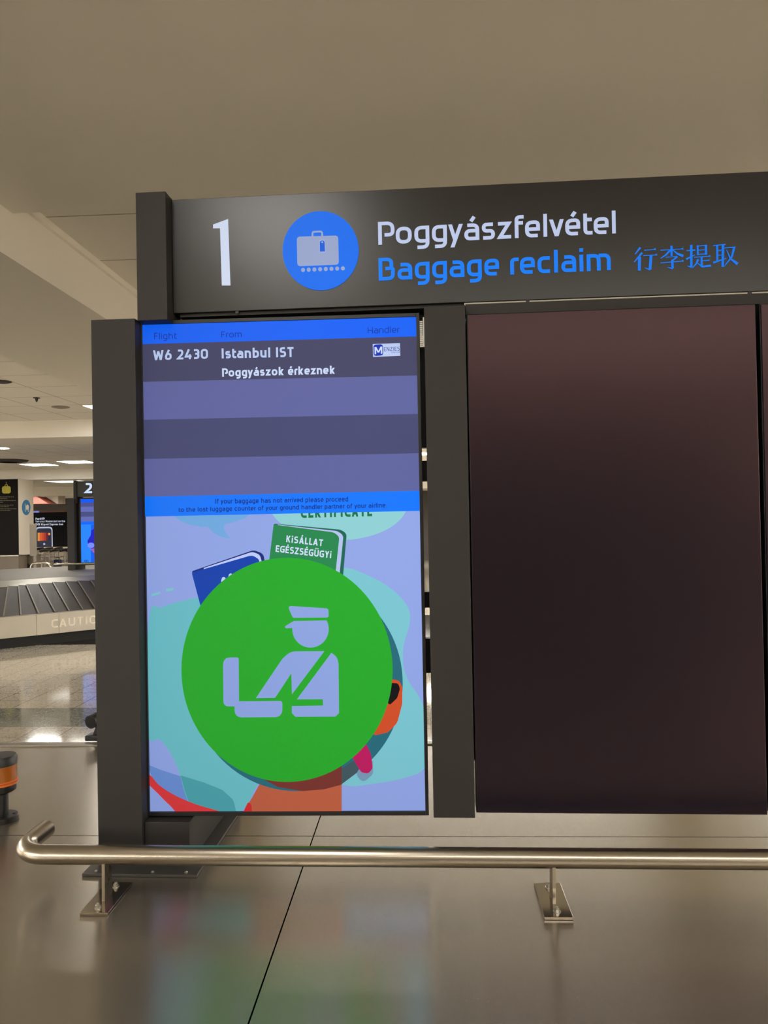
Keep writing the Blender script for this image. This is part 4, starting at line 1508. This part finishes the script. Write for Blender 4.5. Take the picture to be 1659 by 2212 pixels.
# round trolley sign on the side of the pier
sx_ = pr + 0.004
def on_side(px, py):
    p = at_x(px, py, sx_)
    return (p.x, p.y, p.z)
rs_ = thing('round_sign', 'round blue luggage trolley sign on the side of the pale pier', 'sign', HALL, tuple(at_x(56.5, 1112, sx_)))
mb = MB()
ring = [at_x(px, py, sx_) for px, py in ellipse(56.5, 1096, 9.0, 16.4, 40)]
cen = sum(ring, Vector()) / len(ring)
n0 = len(mb.v)
mb.face([(p.x + 0.004, p.y, p.z) for p in ring][::-1])
for a, b in zip(ring, ring[1:] + ring[:1]):
    mb.face([(a.x - 0.002, a.y, a.z), (a.x + 0.004, a.y, a.z), (b.x + 0.004, b.y, b.z), (b.x - 0.002, b.y, b.z)])
mb.build('sign_disc', mat('blue_sticker', rgb(52, 112, 152), 0.5), rs_)
mb = MB()
for pts in ([(53.4, 1088), (54.6, 1092), (55, 1101), (62, 1101.5)], [(54.5, 1101), (54.6, 1106)], [(60.5, 1101.5), (60.7, 1106)]):
    for q in stroke([Vector(p) for p in pts], 0.9):
        mb.face([(p.x + 0.007, p.y, p.z) for p in [at_x(v.x, v.y, sx_) for v in q]])
for x0, x1, y0, y1 in ((55.6, 61.6, 1091.8, 1100.0), (57.2, 60.2, 1090.2, 1091.8)):
    mb.face([(p.x + 0.007, p.y, p.z) for p in [at_x(*q, sx_) for q in ((x0, y0), (x1, y0), (x1, y1), (x0, y1))]])
mb.build('trolley_symbol', M_WHITEMARK, rs_)
# low cabinets before the pier
for x0, x1, y0, y1, Y, lab in ((-60, 40.5, 1201, 1236, 15.9, 'wide brown low cabinet below the black information board'), (43.5, 71, 1199, 1236, 16.3, 'dark low cabinet with a rounded panel at the foot of the pier')):
    a = at_y(x0, y0, Y); b = at_y(x1, y1, Y)
    cb = thing('low_cabinet', lab, 'cabinet', HALL, ((a.x + b.x) / 2, Y, 0))
    mb = MB(); mb.box(a.x, b.x, Y, Y + 0.36, 0, a.z - 0.02); mb.build('cabinet_body', M_CAB, cb, bevel=0.005)
    mb = MB(); mb.box(a.x - 0.005, b.x + 0.005, Y - 0.01, Y + 0.36, a.z - 0.019, a.z); mb.build('cabinet_top', M_STEEL if x0 < 0 else M_DARKWALL, cb)
    if x0 > 0:
        mb = MB()
        pts = fillet([(a.x + 0.02, 0.3), (b.x - 0.04, 0.3), (b.x - 0.03, a.z - 0.2, 0.12), (a.x + 0.02, a.z - 0.14, 0.05)], True)
        mb.slab([(p.x, p.y) for p in pts], Y - 0.012, Y - 0.0005); mb.build('front_panel', M_POST, cb)
# slim notice board on a leg
Yn = 16.0
a = at_y(63.5, 1132, Yn); b = at_y(77.5, 1201, Yn); c = at_y(74.5, 1201, Yn)
nb = thing('notice_board', 'slim blank grey notice board on a single leg beside the pier', 'board', HALL, (c.x, Yn, 0))
mb = MB(); mb.box(a.x, b.x, Yn, Yn + 0.05, b.z, a.z); mb.build('board_panel', M_GREYPANEL, nb, bevel=0.004)
mb = MB(); mb.box(a.x + 0.015, b.x - 0.015, Yn - 0.004, Yn - 0.0005, b.z + 0.03, a.z - 0.02); mb.build('poster_face', mat('grey_poster', rgb(122, 113, 99), 0.6), nb)
mb = MB(); mb.box(c.x - 0.025, c.x + 0.025, Yn + 0.01, Yn + 0.04, 0, b.z); mb.build('leg', M_GREYPANEL, nb)
# advertising light box
Ya = 24.0
a = at_y(66, 1107.5, Ya); b = at_y(147, 1181, Ya)
ad = thing('advertising_lightbox', 'black lit advertisement with a phone picture behind the luggage trolleys', 'advertisement', HALL, ((a.x + b.x) / 2, Ya, 0))
mb = MB(); mb.box(a.x, b.x + 0.12, Ya, Ya + 0.15, b.z, a.z); mb.build('box', mat('ad_black', rgb(10, 9, 12), 0.6, spec=0.1), ad)
mb = MB(); mb.box(a.x, b.x + 0.12, Ya - 0.02, Ya + 0.15, b.z - 0.045, b.z - 0.0005); mb.build('bottom_rail', M_WHITEMARK, ad)
mb = MB(); mb.box(a.x + 0.05, a.x + 0.25, Ya + 0.02, Ya + 0.13, 0, b.z - 0.045); mb.box(b.x - 0.1, b.x + 0.1, Ya + 0.02, Ya + 0.13, 0, b.z - 0.045); mb.build('foot', M_GREYPANEL, ad)
ZA = lambda x, y, *r: (60 + x / 10.703, 1090 + y / 10.703) + r
mb = MB()
for s, x0, x1, y, w_ in (('Pay&GO', 180, 390, 350, 0.24), ('Use your Mastercard on the', 182, 862, 410, 0.17), ('100E Airport Express bus', 165, 818, 480, 0.22)):
    lettering(mb, s, ZA(x0, y), ZA(x1, y - 6), 4.2, HALL, Ya - 0.003, w_, 0.15)
mb.build('lettering', glow((214, 222, 240)), ad)
mb = MB()
patch(mb, [ZA(190, 516, 5), ZA(570, 512, 5), ZA(578, 972), ZA(190, 976)], HALL, Ya - 0.003, 0)
patch(mb, [ZA(205, 550, 4), ZA(548, 545, 4), ZA(556, 976), ZA(205, 978)], HALL, Ya - 0.006, 1)
for i, c in enumerate(((230, 150, 60), (226, 96, 44), (214, 74, 36), (180, 50, 36), (96, 30, 44), (34, 24, 50))):
    x0, x1 = 228 + i * 49, 228 + (i + 1) * 49
    patch(mb, [ZA(x0, 650), ZA(x1, 650), ZA(x1, 842 - 3 * (i + 1)), ZA(x0, 842 - 3 * i)], HALL, Ya - 0.009, 2 + i)
patch(mb, ellipse(*ZA(485, 680), 2.8, 2.6, 20), HALL, Ya - 0.012, 8)
patch(mb, ellipse(*ZA(498, 680), 1.9, 2.6, 20), HALL, Ya - 0.014, 9)
patch(mb, ellipse(*ZA(380, 912), 2.2, 2.3, 16), HALL, Ya - 0.009, 0)
mb.build('phone_picture', [glow((200, 206, 230)), glow((40, 42, 60)), glow((230, 150, 60)), glow((226, 96, 44)), glow((214, 74, 36)), glow((180, 50, 36)), glow((96, 30, 44)), glow((34, 24, 50)), glow((210, 50, 30)), glow((236, 190, 80))], ad)
# violet tube above the advertisement, orange bulkhead, pale far pier
a = at_y(64, 1104.2, 26); b = at_y(84, 1110, 26)
lb = thing('lit_sign_strip', 'short glowing violet strip above the black advertisement', 'light strip', HALL, ((a.x + b.x) / 2, 26, 0))
mb = MB(); mb.box(a.x, b.x, 26, 26.1, b.z, a.z); mb.build('lit_strip', glow((146, 146, 226)), lb)
mb = MB(); mb.box(a.x + 0.1, b.x - 0.1, 26.02, 26.08, 0, b.z); mb.build('post', M_DARKWALL, lb)
a = at_y(60, 1074, 27.5); b = at_y(104, 1088, 27.5)
mb = MB(); mb.slab([AFp for AFp in [(a.x, b.z), (b.x, b.z), (b.x - 0.42, a.z + 0.02), (a.x, a.z - 0.06)]], 27.5, 28.2)
tag(mb.build('orange_canopy', M_RED), 'orange sloping canopy on the far wall above the advertisement', 'canopy')
a = at_y(96, 1064, 28.4); b = at_y(125.5, 1088, 28.4)
mb = MB(); mb.box(a.x, b.x, 28.4, 29, b.z, 2.78)
structure(mb.build('wall_bulkhead', M_WALL), 'pale bulkhead beside the orange canopy')
a = at_y(86, 1105, 25.5); b = at_y(140, 1111, 25.5)
rsn = thing('red_shop_sign', 'dim reddish strip just above the black advertisement', 'sign', HALL, ((a.x + b.x) / 2, 25.5, 0))
mb = MB(); mb.box(a.x, b.x, 25.5, 25.6, b.z, a.z); mb.build('sign_panel', mat('dark_red_sign', rgb(110, 52, 36), 0.6), rsn)
mb = MB(); mb.box(a.x + 0.2, b.x - 0.2, 25.52, 25.58, 0, b.z); mb.build('post', M_DARKWALL, rsn)

a = at_y(66, 1184, 24.4); b = at_y(147, 1184, 24.4)
mb = MB(); mb.box(a.x - 0.3, b.x + 3, 24.4, 24.6, 0, a.z - 0.03)
structure(mb.build('wall_low', M_WALL), 'pale low wall behind the luggage trolleys')
# ------------------------------------------------------------------ luggage trolleys
M_TROLLEY = mat('trolley_steel', (0.42, 0.39, 0.34, 1), 0.4, metal=0.9)


def make_trolley(x, y, rz, label):
    t = thing('luggage_trolley', label, 'trolley', HALL, (0, 0, 0), 'luggage trolleys parked below the advertisement')
    h = MB(); h.tube([(-0.28, 0, 1.0), (-0.22, -0.05, 1.015), (0.22, -0.05, 1.015), (0.28, 0, 1.0)], 0.034, 10); h.build('handle', M_BLACK, t, smooth=True)
    f = MB()
    for s in (-1, 1):
        f.tube([(0.26 * s, 0.02, 0.98), (0.25 * s, 0.06, 0.6), (0.25 * s, 0.12, 0.16), (0.22 * s, 0.85, 0.14)], 0.018, 8)
    for z, yy in ((0.35, 0.1), (0.55, 0.08), (0.75, 0.05)):
        f.tube([(-0.25, yy, z), (0.25, yy, z)], 0.012, 8)
    f.build('frame', M_TROLLEY, t)
    b = MB()
    for z in (0.72, 0.84):
        b.tube([(-0.24, 0.06, z), (-0.2, 0.28, z), (0.2, 0.28, z), (0.24, 0.06, z)], 0.009, 6)
    for i in range(7):
        xx = -0.18 + i * 0.06
        b.tube([(xx, 0.07, 0.72), (xx, 0.28, 0.72), (xx, 0.28, 0.84)], 0.006, 6)
    b.build('basket', M_TROLLEY, t)
    p_ = MB(); p_.box(-0.22, 0.22, 0.12, 0.85, 0.13, 0.16); p_.build('platform', M_TROLLEY, t, bevel=0.005)
    for wx, wy in ((-0.25, 0.14), (0.25, 0.14), (0, 0.80)):
        w_ = MB(); w_.tube([(wx - 0.02, wy, 0.062), (wx + 0.02, wy, 0.062)], 0.06, 16); w_.build('wheel', M_BLACK, t)
    t.location = (x, y, 0)
    t.rotation_euler = (0, 0, rz)
    return t


tw = ['leftmost trolley in the front row, black handle beside the slim notice board', 'trolley in the front row second from the slim notice board',
      'trolley in the front row just right of the upright navy bag', 'trolley in the front row half hidden by the numeral 2 sign post',
      'trolley in the back row left, black handle under the advertisement', 'trolley in the back row in the middle under the advertisement', 'trolley in the back row right under the advertisement']
tspots = [(94, 1193, 19.0), (115.5, 1192, 19.1), (136, 1190.5, 19.2), (150, 1190, 19.3), (83, 1189.5, 20.6), (103, 1189, 20.6), (124, 1188, 20.6)]
tro = None
for (px, py, Y), lab in zip(tspots, tw):
    q = at_y(px, py, Y)
    if tro is None:
        tro = make_trolley(q.x, Y, 1.76, lab)
    else:
        copy_thing(tro, (q.x, Y, 0), 1.76 + random.uniform(-.05, .05), lab)
a = at_y(115, 1209, 18.3); b = at_y(129.5, 1226, 18.3)
tb = thing('travel_bag', 'upright navy bag among the luggage trolleys', 'bag', HALL, ((a.x + b.x) / 2, 18.3, 0))
mb = MB(); mb.box(a.x, b.x, 18.3, 18.42, 0.03, a.z); mb.build('bag_body', M_NAVY, tb, bevel=0.02)
mb = MB(); mb.tube([(a.x + 0.04, 18.36, a.z - 0.01), (a.x + 0.04, 18.36, a.z + 0.05), (b.x - 0.04, 18.36, a.z + 0.05), (b.x - 0.04, 18.36, a.z - 0.01)], 0.008, 8); mb.build('handle', M_BLACK, tb)
